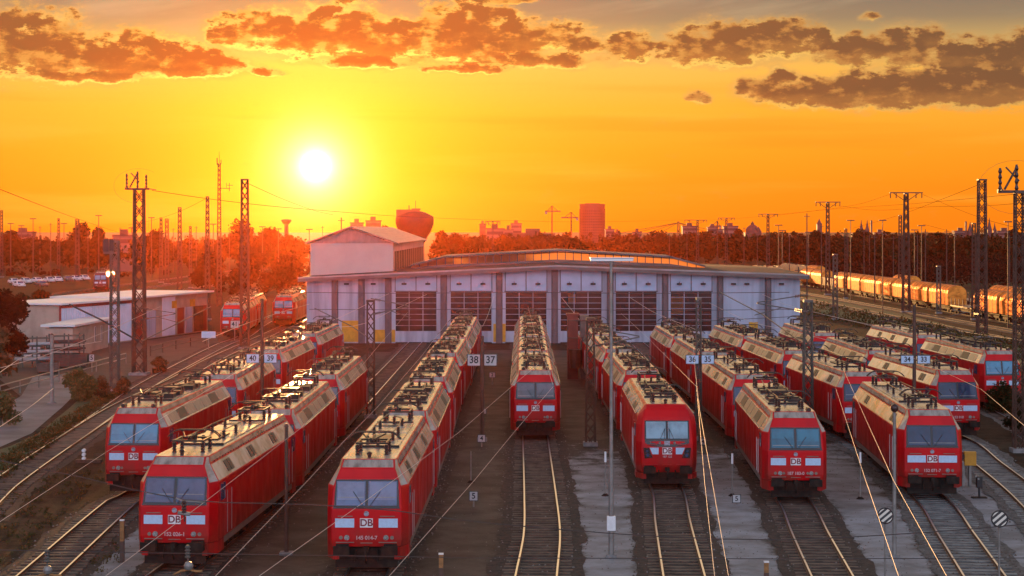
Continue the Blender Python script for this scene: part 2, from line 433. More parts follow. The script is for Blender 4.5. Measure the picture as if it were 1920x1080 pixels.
M['path'] = mat('worn_grey_paving', (.20,.205,.215), .8, col2=(.115,.105,.095), vscale=.5, bump=.35, bscale=6, detail=9, lo=.30, hi=.74)
def path_mat(name, ca, cb, dirt, lo, hi):
    m = bpy.data.materials.new(name); m.use_nodes = True; t = m.node_tree; b = t.nodes['Principled BSDF']
    tcn = t.nodes.new('ShaderNodeTexCoord'); v = tcn.outputs['Object']
    at = t.nodes.new('ShaderNodeAttribute'); at.attribute_name = 'edge'; e = NX(t, at.outputs['Fac'])
    n1 = NX(t, noise(t, v, .5, 9, .62)); n2 = NX(t, noise(t, v, 4.5, 6, .7)); n3 = NX(t, noise(t, v, .16, 5, .6))
    c = mix(t, n1.step(.32,.70), ca, cb); c = mix(t, n2.step(.52,.74)*.5, c, tuple(k*.6 for k in cb)); c = mix(t, n3.step(.54,.64)*.55, c, tuple(k*.55 for k in cb))
    d = (e+(n1-.5)*1.5+(n2-.5)*.7).step(lo, hi)
    c = mix(t, d, c, mix(t, n2.step(.4,.65), dirt, tuple(k*.5 for k in dirt)))
    t.links.new(c, b.inputs['Base Color']); b.inputs['Roughness'].default_value = .82; b.inputs['Specular IOR Level'].default_value = .35
    bn = t.nodes.new('ShaderNodeBump'); bn.inputs['Strength'].default_value = .45; bn.inputs['Distance'].default_value = .04
    t.links.new(n2.k, bn.inputs['Height']); t.links.new(bn.outputs[0], b.inputs['Normal']); return m
M['path'] = path_mat('worn_grey_paving', (.30,.31,.325), (.165,.16,.155), (.046,.033,.023), .62, 1.02)
M['pathd'] = path_mat('dusty_brown_paving', (.086,.070,.054), (.040,.029,.020), (.040,.027,.018), .45, 1.0)
M['path2'] = mat('dusty_brown_paving', (.066,.048,.034), .85, col2=(.050,.034,.022), vscale=.35, bump=.3, bscale=6, detail=8)
M['road'] = mat('grey_lane_asphalt', (.20,.19,.185), .8, col2=(.12,.11,.10), vscale=.25, bump=.2, bscale=5)
M['ballast'] = mat('brown_ballast', (.055,.038,.026), .95, col2=(.018,.013,.010), vscale=3.2, bump=.9, bscale=11, detail=9)
M['ballast2'] = mat('grey_ballast', (.13,.125,.115), .95, col2=(.05,.045,.04), vscale=3.2, bump=.9, bscale=11, detail=9)
M['grass'] = mat('dry_grass', (.055,.075,.018), .95, col2=(.085,.075,.03), vscale=.6, bump=.6, bscale=14)

def catmull(pts, step=1.5):
    pts = [Vector(p) for p in pts]; out = []
    ext = [pts[0]*2-pts[1]]+pts+[pts[-1]*2-pts[-2]]
    for i in range(1, len(ext)-2):
        p0, p1, p2, p3 = ext[i-1:i+3]; n = max(2, int((p2-p1).length/step))
        for k in range(n):
            u = k/n
            # non-uniform safe hermite
            m1 = (p2-p0)*((p2-p1).length/max(1e-6, (p2-p0).length)); m2 = (p3-p1)*((p2-p1).length/max(1e-6, (p3-p1).length))
            h = 2*u**3-3*u**2+1, u**3-2*u**2+u, -2*u**3+3*u**2, u**3-u**2
            out.append(p1*h[0]+m1*h[1]+p2*h[2]+m2*h[3])
    out.append(pts[-1]); return out
def frames(pts):
    fr = []
    for i, p in enumerate(pts):
        d = (pts[min(i+1, len(pts)-1)]-pts[max(i-1, 0)]); d.z = 0; d.normalize()
        fr.append((p, d, Vector((d.y, -d.x, 0))))
    return fr
def strip(pts, hw, z, m, name, jag=0.0, parent=None):
    mb = MB(); fr = frames(pts)
    for i, (p, d, s) in enumerate(fr):
        a = hw+jag*wob(i*.8, hw+z*1000); b = hw+jag*wob(i*.8, 50+z*1000)
        mb.v += [tuple(Vector((p.x, p.y, z))-s*a), tuple(Vector((p.x, p.y, z))+s*b)]
    for i in range(len(fr)-1):
        mb.f.append((2*i, 2*i+1, 2*i+3, 2*i+2)); mb.m.append(0)
    return obj(name, mb, m, parent)
NTR = [0]
def track(pts, label, ball='ballast', slp='sleeper', sleepers=True, zb=None, group='railway tracks of the yard'):
    NTR[0] += 1
    pts = catmull([Vector((p[0], p[1], 0)) for p in pts], .8 if pts[0][1] < 180 else 2.5)
    fr = frames(pts)
    t = thing('railway_track', label, 'railway track', (0,0,0), 0, group)
    strip(pts, 1.75, .012+.004*(NTR[0] % 9), M[ball], 'ballast_bed', 1.6, t)
    for sgn in (-1, 1):
        mb = MB()
        for p, d, s in fr:
            c = Vector((p.x, p.y, 0))+s*(sgn*.755)
            for w, z in ((-.07,.055),(-.036,.10),(-.036,RT),(.036,RT),(.036,.10),(.07,.055)):
                mb.v.append(tuple(c+s*w+Vector((0,0,z))))
        for i in range(len(fr)-1):
            for k in range(5):
                mb.f.append((i*6+k, (i+1)*6+k, (i+1)*6+k+1, i*6+k+1)); mb.m.append(1 if k == 2 else 0)
        obj('rail', mb, [M['rust'], M['steel']], t)
    if sleepers:
        mb = MB(); acc = 0.0; last = pts[0]
        for i, (p, d, s) in enumerate(fr):
            if i: 
                L = (p-last).length; 
                a = 0.65-acc
                while a < L:
                    c = last.lerp(p, a/L); w = rnd.uniform(1.22, 1.33)
                    Mx = Matrix(((s.x, d.x, 0, c.x), (s.y, d.y, 0, c.y), (0,0,1,0), (0,0,0,1)))
                    mb.box(-w, w, -.125, .125, .01, .075+rnd.uniform(-.01,.01), 0, Mx); a += 0.65
                acc = L-(a-0.65); last = p
        stuff(obj('sleepers', mb, M[slp], t))
    return t

# ================================================================== locomotive rows: (front centre column, roof edge row) in the photo
ROWS = {
 'A': [(250,764.5),(405,702),(495,655),(567,625)],
 'B': [(327,856),(502,768),(596,702)],
 'C': [(687,861),(757,770),(800,706),(827,661),(849,633),(862,613)],
 'D': [(1004,694),(1000,657),(998,629),(996,608)],
 'E': [(1251,755),(1205,694),(1163,654),(1135,627)],
 'F': [(1492,772),(1413,702),(1340,659),(1287,630)],
 'G': [(1748,768),(1620,697),(1500,657),(1421,630)],
 'H': [(1797,694),(1658,657),(1552,624)],
 'I': [(1880,657),(1747,628)],
}
ROOFZ = 4.10
RP = {}
for k, l in ROWS.items():
    r = []
    for px, py in l:
        Y = FP*(HC-RT-ROOFZ)/(py-HOR); Yf = Y-0.9
        r.append(Vector((PX(px, Yf), Yf, RT)))
    # keep at least one loco length (19.1 m) between fronts
    for i in range(1, len(r)):
        if r[i].y-r[i-1].y < 19.25: r[i].y = r[i-1].y+19.25
    RP[k] = r
def far_end(r, y): 
    d = (r[-1]-r[-2]); d = d/d.y; return r[-1]+d*(y-r[-1].y)
NEAR = {  # foreground course of each track (pixel points on the rails' centre line), nearest first
 'A': [(69,1080),(230,938)], 'B': [], 'C': [], 'D': [(1005,1080),(1016,1000),(1013,930)],
 'E': [(1283,1080),(1262,980)], 'F': [(1561,1080),(1520,1000)], 'G': [(1847,1080),(1793,1000)], 'H': [(2010,1010),(1925,925),(1850,865)], 'I': [(2080,885)]}
TR = {}
for k, r in RP.items():
    pts = [P(px, py) for px, py in NEAR[k]]
    if not pts:
        d = (r[0]-r[1]).normalized(); pts = [r[0]+d*25, r[0]+d*8]
    q0, q1 = pts[0], (pts[1] if len(pts) > 1 else r[0])
    ext = q0+(q0-q1).normalized()*22
    end = far_end(r, 190.0 if k in 'AHI' else 216.0)
    if k in 'BCDEFG':
        end = Vector((-10.9+6.24*'BCDEFG'.index(k), 217.0, RT))
    TR[k] = [ext]+pts+r+[end]
TLAB = {'A':'rusty track running under the leftmost row of red locomotives','B':'track under the row headed by the big red locomotive at lower left',
 'C':'track under the long row of red locomotives left of the number signs','D':'open track curving towards the viewer in the middle, under the centre locomotive',
 'E':'track leading to the rounder locomotive with black visor','F':'track with brown sleepers leading to the teal windowed locomotive right of the twin wires',
 'G':'pale sleepered track leading to the locomotive behind the ball topped pole','H':'pale curving track at the right edge beside the yellow buffer stop',
 'I':'outermost right track under the two locomotives by the edge'}
for k in TR:
    track(TR[k], TLAB[k], 'ballast2' if k in 'GHI' else 'ballast', 'sleeper2' if k in 'GH' else 'sleeper')
# left running line and its turnout
track([P(-60,970),P(9,905),P(162,800),P(274,722),P(360,675),P(420,645),P(455,632),(-33.8,260,0),(-36,330,0)], 'curving shiny track along the grass at the far left', 'ballast')
track([P(110,835),P(225,762),P(330,712),P(395,676),(-29.5,225,0),(-30.1,300,0)], 'branch track parting from the curving left line at the turnout', 'ballast')
far_tracks = [(-81,330,-80,640,'shiny far track left of the pale sheds'),(-92,330,-88,640,'far track beside the row of white parked cars'),(-70,380,-66,640,'far track behind the pale corrugated shed'),
 (58,214,48,560,'shiny track along the green strip right of the engine shed'),(64,214,54,560,'second shiny track right of the shed beside the grass'),
 (69.3,214,65.3,620,'track under the row of glowing orange freight wagons'),(76.5,214,71.5,620,'track under the red and round topped wagons farther back'),(84,214,80,620,'track beyond the freight wagons below the dark trees')]
for x0, y0, x1, y1, lab in far_tracks:
    track([(x0,y0,0),((x0+x1)/2,(y0+y1)/2,0),(x1,y1,0)], lab, 'ballast', 'sleeper')

# paved walkways between the tracks, the lane, grass
def mid(a, b, f=.5):
    ca, cb = catmull(TR[a], .7), catmull(TR[b], .7); out = []
    for y in range(48, 215, 1):
        pa = min(ca, key=lambda p: abs(p.y-y)); pb = min(cb, key=lambda p: abs(p.y-y))
        out.append((pa.lerp(pb, f), abs(pb.x-pa.x)))
    return out
for n, (a, b, y1, m) in enumerate([('A','B',110,'path'),('B','C',205,'path2'),('C','D',205,'path2'),('D','E',118,'path'),('E','F',120,'path'),('F','G',122,'path'),('G','H',140,'path')]):
    pts = [p for p in mid(a, b) if p[0].y <= y1]
    def lay(pts, z, m_, fade=None):
        mb = MB(); ed = []; ts = (-1,-.8,-.5,0,.5,.8,1)
        for p, w in pts:
            hw = max(.35, w/2-1.45)
            for t_ in ts:
                mb.v.append((p.x+t_*hw, p.y, z)); e = abs(t_)
                if fade: e = max(e, (p.y-fade[0])/(fade[1]-fade[0]))
                ed.append(e)
        k = len(ts)
        for i in range(len(pts)-1):
            for j in range(k-1): mb.f.append((i*k+j, i*k+j+1, (i+1)*k+j+1, (i+1)*k+j)); mb.m.append(0)
        o = struct(obj('walkway', mb, m_)); at = o.data.attributes.new('edge', 'FLOAT', 'POINT'); at.data.foreach_set('value', ed)
    if m == 'path':
        lay(pts, .0085, M['path'], (y1-30, y1-6))
        lay([p for p in mid(a, b) if p[0].y <= 205], .0045, M['pathd'])
    else: lay(pts, .0065, M['pathd'])
def patch(name, px, z, m):
    mb = MB(); mb.v = [tuple(P(x, y, z)) for x, y in px]; mb.f = [tuple(range(len(px)-1, -1, -1))]; mb.m = [0]
    return obj(name, mb, m)
struct(patch('yard_pavement', [(0,712),(0,668),(120,645),(250,640),(400,622),(440,632),(330,680),(232,724),(150,738),(60,760)], .008, M['path2']))
struct(patch('lane', [(-40,850),(-40,790),(40,742),(62,706),(150,700),(158,722),(118,762),(60,812),(0,838)], .014, M['road']))
gp = [(-40,935),(-40,855),(20,836),(72,812),(130,765),(170,728),(214,735),(252,726),(200,768),(90,845),(0,902)]
struct(patch('grass_bank', gp, .02, M['grass']))
struct(patch('grass_field', [(1512,556),(1580,560),(1700,590),(1930,648),(1930,690),(1800,650),(1660,612),(1512,582)], .006, M['grass']))
# shed apron: dark planked strip with pale rail across the tracks in front of the shed

# loose stones along the near tracks and over the dirt: ballast nobody could count
mb = MB()
def stone(x, y, z, r):
    a = rnd.uniform(0, 3.1); c, s_ = cos(a)*r, sin(a)*r
    vs = [(x+c,y+s_,z),(x-s_*.8,y+c*.8,z),(x-c,y-s_,z),(x+s_*.8,y-c*.8,z),(x+rnd.uniform(-.3,.3)*r,y+rnd.uniform(-.3,.3)*r,z+r*.9)]
    mb.add(vs, [(0,1,4),(1,2,4),(2,3,4),(3,0,4)], rnd.choice((0,0,1)))
for k in TR:
    cl = [p for p in catmull(TR[k], .5) if 62 < p.y < 125]
    for i in range(1500 if cl else 0):
        p = rnd.choice(cl); off = rnd.uniform(-1.9, 1.9)
        if .66 < abs(off) < .86: continue
        stone(p.x+off, p.y+rnd.uniform(-.3,.3), .035 if abs(off) < 1.6 else .01, rnd.uniform(.025,.07))
for k in ('AB','BC','CD','DE','EF','FG','GH'):
    ps = [p for p in mid(*k) if 62 < p[0].y < 125]
    for i in range(420):
        p, w = rnd.choice(ps); stone(p.x+rnd.uniform(-1,1)*(w/2-1.4), p.y+rnd.uniform(-.5,.5), .008, rnd.uniform(.015,.045))
M['stone1'] = mat('brown_ballast_stone', (.10,.075,.055), .9, spec=.2); M['stone2'] = mat('grey_ballast_stone', (.20,.185,.17), .9, spec=.2)
stuff(obj('ballast_stones', mb, [M['stone1'], M['stone2']]))
# ================================================================== locomotives
def front_y(prof, z):
    for (z0, y0), (z1, y1) in zip(prof, prof[1:]):
        if z <= z1: return y0+(y1-y0)*(z-z0)/(z1-z0)
    return prof[-1][1]
def outline(z, yf, wf, ws, yc, L):
    return [(-wf,yf,z),(wf,yf,z),(ws,yc,z),(ws,L-yc,z),(wf,L-yf,z),(-wf,L-yf,z),(-ws,L-yc,z),(-ws,yc,z)]
def fpanel(mb, prof, x0, x1, z0, z1, th, mi=0, taper=0.0, emb=.02):
    vs = []
    for z, tp in ((z0, 0.0), (z1, taper)):
        y = front_y(prof, z)
        vs += [(x0+tp, y-th, z), (x1-tp, y-th, z), (x1-tp, y+emb, z), (x0+tp, y+emb, z)]
    mb.add(vs, [(0,3,2,1),(4,5,6,7),(0,1,5,4),(1,2,6,5),(2,3,7,6),(3,0,4,7)], mi); return mb

def insulator(mb, x, y, z, h=.34, r=.085, mi=0):
    prof = []
    n = 4
    for i in range(n):
        a = h*i/n; prof += [(r*.6, z+a), (r, z+a+h/n*.35), (r*.6, z+a+h/n*.8)]
    prof.append((r*.5, z+h)); mb.lathe((x, y, 0), prof, 8, mi)
def pantograph(root, yc, flip=1, zt=ROOFZ):
    mb = MB()
    for sx in (-.55, .55):
        for sy in (-.75, .55): insulator(mb, sx, yc+sy*flip, zt-.02, .40, .10)
    pieces('pantograph_insulator', mb, M['insul'], root)
    fr = MB(); z = zt+.40
    fr.box(-.62, .62, yc-.82, yc-.72, z, z+.07); fr.box(-.62, .62, yc+.50, yc+.60, z, z+.07)
    for sx in (-.55, .55): fr.box(sx-.04, sx+.04, yc-.8, yc+.58, z+.005, z+.065)
    zh = z+.16
    fr.cyl((0, yc+.5*flip, z+.1), (0, yc-.95*flip, zh+.04), .05, .04)              # lower arm folded
    for sx in (-.18, .18): fr.cyl((sx*.5, yc-.95*flip, zh+.04), (sx*2.4, yc+.25*flip, zh+.12), .028)
    fr.cyl((0, yc-.62*flip, z+.08), (.0, yc+.5*flip, z+.2), .06)
    fr.box(-.14, .14, yc-.25, yc+.2, z+.02, z+.17)
    obj('pantograph_frame', fr, M['pan'], root)
    hd = MB()
    for dy in (.16, .42):
        pts = []
        for i in range(15):
            x = -1.02+2.04*i/14; a = max(0, abs(x)-.55)
            pts.append((x, yc+dy*flip, zh+.20-a*a*1.25))
        hd.tube(pts, .026, 5)
    hd.box(-.52, .52, yc+.13*flip-.03, yc+.13*flip+.03, zh+.18, zh+.235)
    for sx in (-.45, .45): hd.cyl((sx, yc+.1*flip, zh+.16), (sx, yc+.48*flip, zh+.17), .022, n=6)
    obj('pantograph_head', hd, M['pan'], root)

def make_loco(kind):
    L = 18.8
    root = thing('electric_locomotive', 'red electric locomotive', 'locomotive')
    if kind == 'modern':
        lv = [(.72,.16,1.16,1.46,.85),(1.10,.02,1.24,1.5,.72),(1.75,.0,1.27,1.5,.62),(2.25,.04,1.26,1.5,.62),(3.05,.34,1.20,1.48,.86),(3.45,.50,1.14,1.42,.98),(3.80,.70,1.02,1.18,1.12),(4.02,1.05,.95,1.02,1.30)]
    else:
        lv = [(.98,.05,1.25,1.5,.66),(1.25,.0,1.29,1.5,.62),(2.35,.02,1.29,1.5,.64),(3.16,.28,1.24,1.5,.90),(3.82,.50,1.00,1.12,1.06),(ROOFZ,1.0,.95,1.04,1.30)]
    prof = [(z, y) for z, y, *_ in lv]
    mb = MB(); nl = len(lv)
    cutk = 3 if kind != 'modern' else 5
    def mm(k, j):
        if kind == 'modern':
            if k >= nl-2: return 0 if j in (0, 1, 7, 4, 3, 5) and k == nl-2 else 1
            if k == nl-3 and j in (2, 6): return 2
            return 0
        if k == nl-2: return 1
        if k == cutk: return 0 if j in (0, 4) else 2
        return 0
    mb.levels([outline(z, yf, wf, ws, yc, L) for z, yf, wf, ws, yc in lv], mm, 1)
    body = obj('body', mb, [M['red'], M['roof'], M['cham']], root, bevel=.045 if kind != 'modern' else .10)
    # lower front skirt corners
    sk = MB()
    for s in (-1, 1):
        for yy in (0, 1):
            pts = [(s*1.02,.10,0),(s*1.22,.05,0),(s*1.50,.74,0),(s*1.50,1.7,0),(s*1.42,1.7,0),(s*1.02,.6,0)]
            if yy: pts = [(x, L-y, 0) for x, y, _ in pts]
            if (s > 0) == (yy == 0): pass
            else: pts = pts[::-1]
            sk.prism([(x, y) for x, y, _ in pts], .52 if kind != 'modern' else .45, .975 if kind != 'modern' else .72)
    pieces('front_skirt', sk, M['red'], root)
    # side sill strip
    ss = MB()
    for s in (-1, 1): ss.box(*(sorted((s*1.40, s*1.49))), 1.8, L-1.8, .74, .97 if kind != 'modern' else .74+.2)
    pieces('side_sill', ss, M['grille'], root)
    uf = MB(); uf.box(-1.05, 1.05, .35, L-.35, .62, .96)
    uf.box(-1.28, 1.28, 7.6, 11.2, .30, .95); uf.box(-1.1, 1.1, .16, .35, .28, .95)
    obj('underframe', uf, M['dark'], root)
    for yb in (4.1, L-4.1):
        bg = MB()
        for s in (-1, 1):
            bg.box(*(sorted((s*.98, s*1.16))), yb-2.1, yb+2.1, .42, .74)
            for dy in (-1.3, 1.3): bg.box(*(sorted((s*1.16, s*1.26))), yb+dy-.2, yb+dy+.2, .36, .66)
            bg.cyl((s*1.2, yb-.35, .4), (s*1.2, yb-.35, .95), .09); bg.cyl((s*1.2, yb+.35, .4), (s*1.2, yb+.35, .95), .09)
        b = obj('bogie', bg, M['dark'], root)
        for dy in (-1.3, 1.3):
            wm = MB()
            for s in (-1, 1): wm.cyl((s*.69, yb+dy, .625), (s*.83, yb+dy, .625), .625, n=20)
            wm.cyl((-.7, yb+dy, .625), (.7, yb+dy, .625), .09)
            obj('wheelset', wm, M['dark'], b)
    for s in (-1, 1):
        bm_ = MB(); xb = s*.88
        bm_.cyl((xb, .12, 1.04-.12), (xb, -.42, 1.04-.12), .10, n=10)
        bm_.box(xb-.30, xb+.30, -.50, -.42, .76, 1.09); bm_.box(xb-.24, xb+.24, -.06, .14, .72, 1.10)
        obj('buffer', bm_, M['dark'], root, bevel=.02)
    cm = MB(); cm.box(-.10, .10, -.34, .2, .86, 1.02); cm.cyl((0,-.30,.94), (0,-.36,.62), .05); cm.cyl((0,-.36,.62), (0,-.12,.42), .04)
    for s in (-1, 1): cm.cyl((s*.4,.12,.88), (s*.42,-.05,.45), .035)
    cm.box(-1.15, 1.15, .10, .2, .22, .5)
    obj('coupling', cm, M['dark'], root)
    # front windows
    z0, z1 = (2.50, 3.36) if kind != 'modern' else (2.42, 3.22)
    fm = MB()
    if kind != 'modern':
        fpanel(fm, prof, -1.20, 1.20, z0-.05, z1+.06, .018, taper=.05)
        fpanel(fm, prof, -1.22, 1.22, z0-.10, z0-.05, .05)
    else:
        fpanel(fm, prof, -1.10, 1.10, z0-.04, z1+.05, .018, taper=.02)
        # black visor with curved lower edge
        xs = [-1.08+2.16*i/12 for i in range(13)]
        lo = [z0-.05-.36*math.sqrt(max(0, 1-(abs(x)/1.16)**3.2)) for x in xs]
        vs = []
        for x, zl in zip(xs, lo):
            vs += [(x, front_y(prof, zl)-.015, zl), (x, front_y(prof, z0-.03)-.015, z0-.03)]
        fm.add(vs, [(2*i, 2*i+2, 2*i+3, 2*i+1) for i in range(12)])
    obj('windscreen_frame', fm, M['blackgloss'], root)
    gm = M['glass2'] if kind == 'modern' else M['glass']
    for s in (-1, 1):
        w = MB(); a, b = sorted((s*.055, s*(1.02 if kind == 'modern' else 1.11)))
        fpanel(w, prof, a, b, z0, z1, .032)
        wo = obj('windscreen', w, gm, root)
        wp = MB(); y0 = front_y(prof, z0+.02)-.06
        wp.cyl((s*.12, y0, z0-.02), (s*.50 if kind != 'modern' else s*.10, front_y(prof, z0+.5)-.06, z0+.50), .012, n=4)
        if kind == 'modern': wp.cyl((s*.34, y0, z0-.04), (s*.12, front_y(prof, z0+.42)-.06, z0+.44), .012, n=4)
        obj('wiper', wp, M['black'], wo)
        if kind != 'modern':
            vb2 = MB(); zb_ = z0+(.20 if kind == 'vented' else (.30 if s > 0 else .42)); fpanel(vb2, prof, a+.04, b-.04, zb_, z1-.03, .0345)
            if kind != 'wide': obj('roller_blind', vb2, M['blind'], wo)  # paler slab before the glass imitates the pane's lighter upper part
            bl = MB(); zz = z0+.10+(.18 if kind == 'vented' else 0); fpanel(bl, prof, a+.05, b-.05, zz, zz+.025, .036)
            obj('blind_bar', bl, M['pole'], wo)
    # pale panels, logo, number, lamps
    for s in (-1, 1):
        pm = MB()
        if kind == 'modern':
            y = .0-.02
            poly = [(s*.42,1.98),(s*.86,1.98),(s*.72,1.66),(s*.42,1.66)]
            if s < 0: poly = poly[::-1]
            pm.prism(poly[::-1], y-.0, y+.05, axis='y')
        else:
            wide = .70
            a, b = sorted((s*(1.15), s*(1.15-wide-(.15 if kind == 'wide' else 0))))
            fpanel(pm, prof, a, b, 1.70, 2.03, .02)
        obj('marker_panel', pm, M['panel'], root)
        hm = MB()
        if kind == 'modern':
            poly = [(s*.90,1.98),(s*1.16,1.98),(s*1.10,1.46),(s*.72,1.50)]
            if s < 0: poly = poly[::-1]
            hm.prism(poly[::-1], -.03, .05, axis='y')
            ho = obj('headlight', hm, M['blackgloss'], root)
            lm = MB(); lm.cyl((s*.95, .0, 1.62), (s*.95, -.05, 1.62), .08, n=12); lm.cyl((s*.98,.0,1.82), (s*.98,-.045,1.82), .06, n=12)
            obj('lamp', lm, M['glass'], ho)
            lm = MB(); lm.cyl((s*.36, .1, 2.22), (s*.36, -.03, 2.22), .06, n=10); obj('upper_lamp', lm, M['lamp'], root)
        else:
            hm.cyl((s*.72,.05,1.33), (s*.72,-.03,1.33), .10, n=14)
            ho = obj('headlight', hm, M['lamp'], root)
            rm = MB(); rm.cyl((s*.94,.05,1.33), (s*.94,-.025,1.33), .07, n=12)
            if kind == 'grilled': rm.cyl((s*.55,.05,1.33), (s*.55,-.025,1.33), .06, n=10)
            pieces('tail_lamp', rm, M['grille'], ho)
    lp = MB()
    zl = 1.87 if kind != 'modern' else 1.82
    lp.box(-.235, .235, -.025, .03, zl-.165, zl+.165)
    lo_ = obj('logo_board', lp, M['white'], root)
    text_obj('lettering', 'DB', .36, M['logo_ink'], lo_, (0, -.030, zl-.0))
    em = MB(); 
    if kind == 'modern': fpanel(em, prof, -.14, .14, 2.10, 2.30, .03)
    else: em.cyl((0, .05, 2.21), (0, -.02, 2.21), .095, n=14)
    obj('emblem', em, M['emblem'], root)
    hr = MB(); hr.box(-.22, .22, -.02, .05, 1.12, 1.145); 
    for s in (-1, 1):
        hr.cyl((s*.45,-.04,1.16), (s*1.12,-.04,1.16), .018, n=6); hr.cyl((s*.5,-.05,2.12), (s*1.05,-.05,2.12), .016, n=6)
    pieces('handrail', hr, M['red'] if kind == 'modern' else M['grille'], root)
    # cab side windows and doors
    for yy in (1.15, L-1.95):
        for s in (-1, 1):
            w = MB(); w.box(*(sorted((s*1.47, s*1.515))), yy, yy+.8, 2.42, 3.05)
            obj('cab_window', w, M['glass'], root)
    for yy in (2.15, L-2.85):
        for s in (-1, 1):
            d = MB(); d.box(*(sorted((s*1.47, s*1.512))), yy, yy+.7, 1.05, 3.08)
            do = obj('cab_door', d, M['red'], root)
            h = MB()
            for k in (-.06, .76): h.cyl((s*1.56, yy+k, 1.1), (s*1.56, yy+k, 2.7), .018, n=5)
            pieces('handrail', h, M['alu'], do)
    # chamfer fittings
    n_out = Vector((.66, 0, .40)).normalized()
    for s in (-1, 1):
        def cpt(y, u, out):     # u 0..1 up the chamfer
            if kind == 'modern': x, z = 1.42-.24*u, 3.45+.35*u
            else: x, z = 1.5-.40*u, 3.16+.66*u
            nx, nz = (.82, .57)
            return Vector((s*(x+nx*out), y, z+nz*out))
        def cpanel(mb, y0, y1, u0, u1, th, mi=0):
            vs = [cpt(y, u, o) for o in (-.01, th) for y, u in ((y0,u0),(y1,u0),(y1,u1),(y0,u1))]
            mb.add(vs, [(0,3,2,1),(4,5,6,7),(0,1,5,4),(1,2,6,5),(2,3,7,6),(3,0,4,7)], mi)
        if kind in ('vented', 'wide'):
            for yy in (3.0, 7.6, 12.6):
                if yy == 7.6 and kind == 'wide': continue
                vm = MB()
                for k in (0, 1):
                    cpanel(vm, yy+k*.62, yy+k*.62+.52, .20, .80, .03)
                pieces('roof_vent', vm, M['vent'], root)
            rv = MB()
            for i in range(30): 
                y = 1.8+i*.52; c = cpt(y, .97, .0); rv.box(c.x-.02, c.x+.02, y-.02, y+.02, c.z, c.z+.09)
            obj('roof_rivets', rv, M['insul'], root)
        else:
            gm_ = MB(); n = 7
            for i in range(n):
                y0 = 2.0+i*2.1
                cpanel(gm_, y0, y0+1.9, .16, .86, .025, 1 if i in (1, 5) else 0)
            obj('side_grille', gm_, [M['cham'] if kind == 'modern' else M['grille'], M['vent']], root)
            rl = MB(); rl.tube([cpt(1.9, .05, .05), cpt(L-1.9, .05, .05)], .025, 5); obj('gutter_rail', rl, M['cham'], root)
    # roof deck fittings
    ht = MB(); z = ROOFZ if kind != 'modern' else 4.02
    r2 = random.Random(hash(kind) % 97 if False else len(kind))
    for (y0, y1) in ((4.9, 7.2), (7.4, 9.6), (9.8, 12.0), (12.2, 13.9)):
        ht.box(-.82, .82, y0, y1, z-.03, z+.05)
    pieces('roof_hatch', ht, M['roof'], root, bevel=.02)
    dk = MB(); dk.box(-.30, .34, 6.1, 8.6, z+.06, z+.11); dk.box(-.8, .8, 13.95, 14.1, z, z+.10); dk.box(-.86, .86, 4.72, 4.84, z, z+.09)
    if kind in ('grilled', 'modern'):
        for yy in (5.4, 7.0, 10.4, 11.8): dk.box(-.72, -.35, yy, yy+.8, z+.05, z+.22); dk.box(.25, .75, yy+.2, yy+.9, z+.05, z+.28)
        dk.box(-.5, .5, 8.8, 9.5, z+.05, z+.34)
    pieces('roof_equipment', dk, M['pan'], root)
    bi = MB()
    for (x, y) in ((-.45, 5.5), (.45, 6.8), (-.5, 9.0), (.5, 9.0), (-.45, 11.4), (.4, 12.6), (0, 13.4), (.0, 5.0)): insulator(bi, x, y, z+.02, .36, .09)
    pieces('roof_insulator', bi, M['insul'], root)
    bb = MB()
    bb.tube([(-.45,4.0,z+.42),(-.45,5.5,z+.40),(-.5,9.0,z+.40),(-.45,11.4,z+.40),(-.3,14.4,z+.42)], .028, 5)
    bb.tube([(.45,6.8,z+.40),(.5,9.0,z+.40),(.4,12.6,z+.40),(0,13.4,z+.40)], .025, 5)
    bb.tube([(-.5,9.0,z+.41),(.5,9.0,z+.41)], .025, 5)
    obj('busbar', bb, M['pan'], root)
    pantograph(root, 3.1, 1, z); pantograph(root, L-3.1, -1, z)
    hm = MB()
    if kind == 'grilled':
        for s in (-1, 1): hm.cyl((s*.72, 1.15, z-.05), (s*.72, 1.15, z+.13), .11, n=12); hm.cyl((s*.72, 1.0, z+.08), (s*.72, 1.3, z+.08), .10, .13, n=12)
    else:
        hm.cyl((0, 1.25, z-.12), (0, 1.25, z+.12), .07, n=10); hm.lathe((0,1.25,0), [(.03,z+.1),(.10,z+.14),(.10,z+.2),(.02,z+.25)], 10)
    pieces('roof_horn', hm, M['insul'], root)
    return root

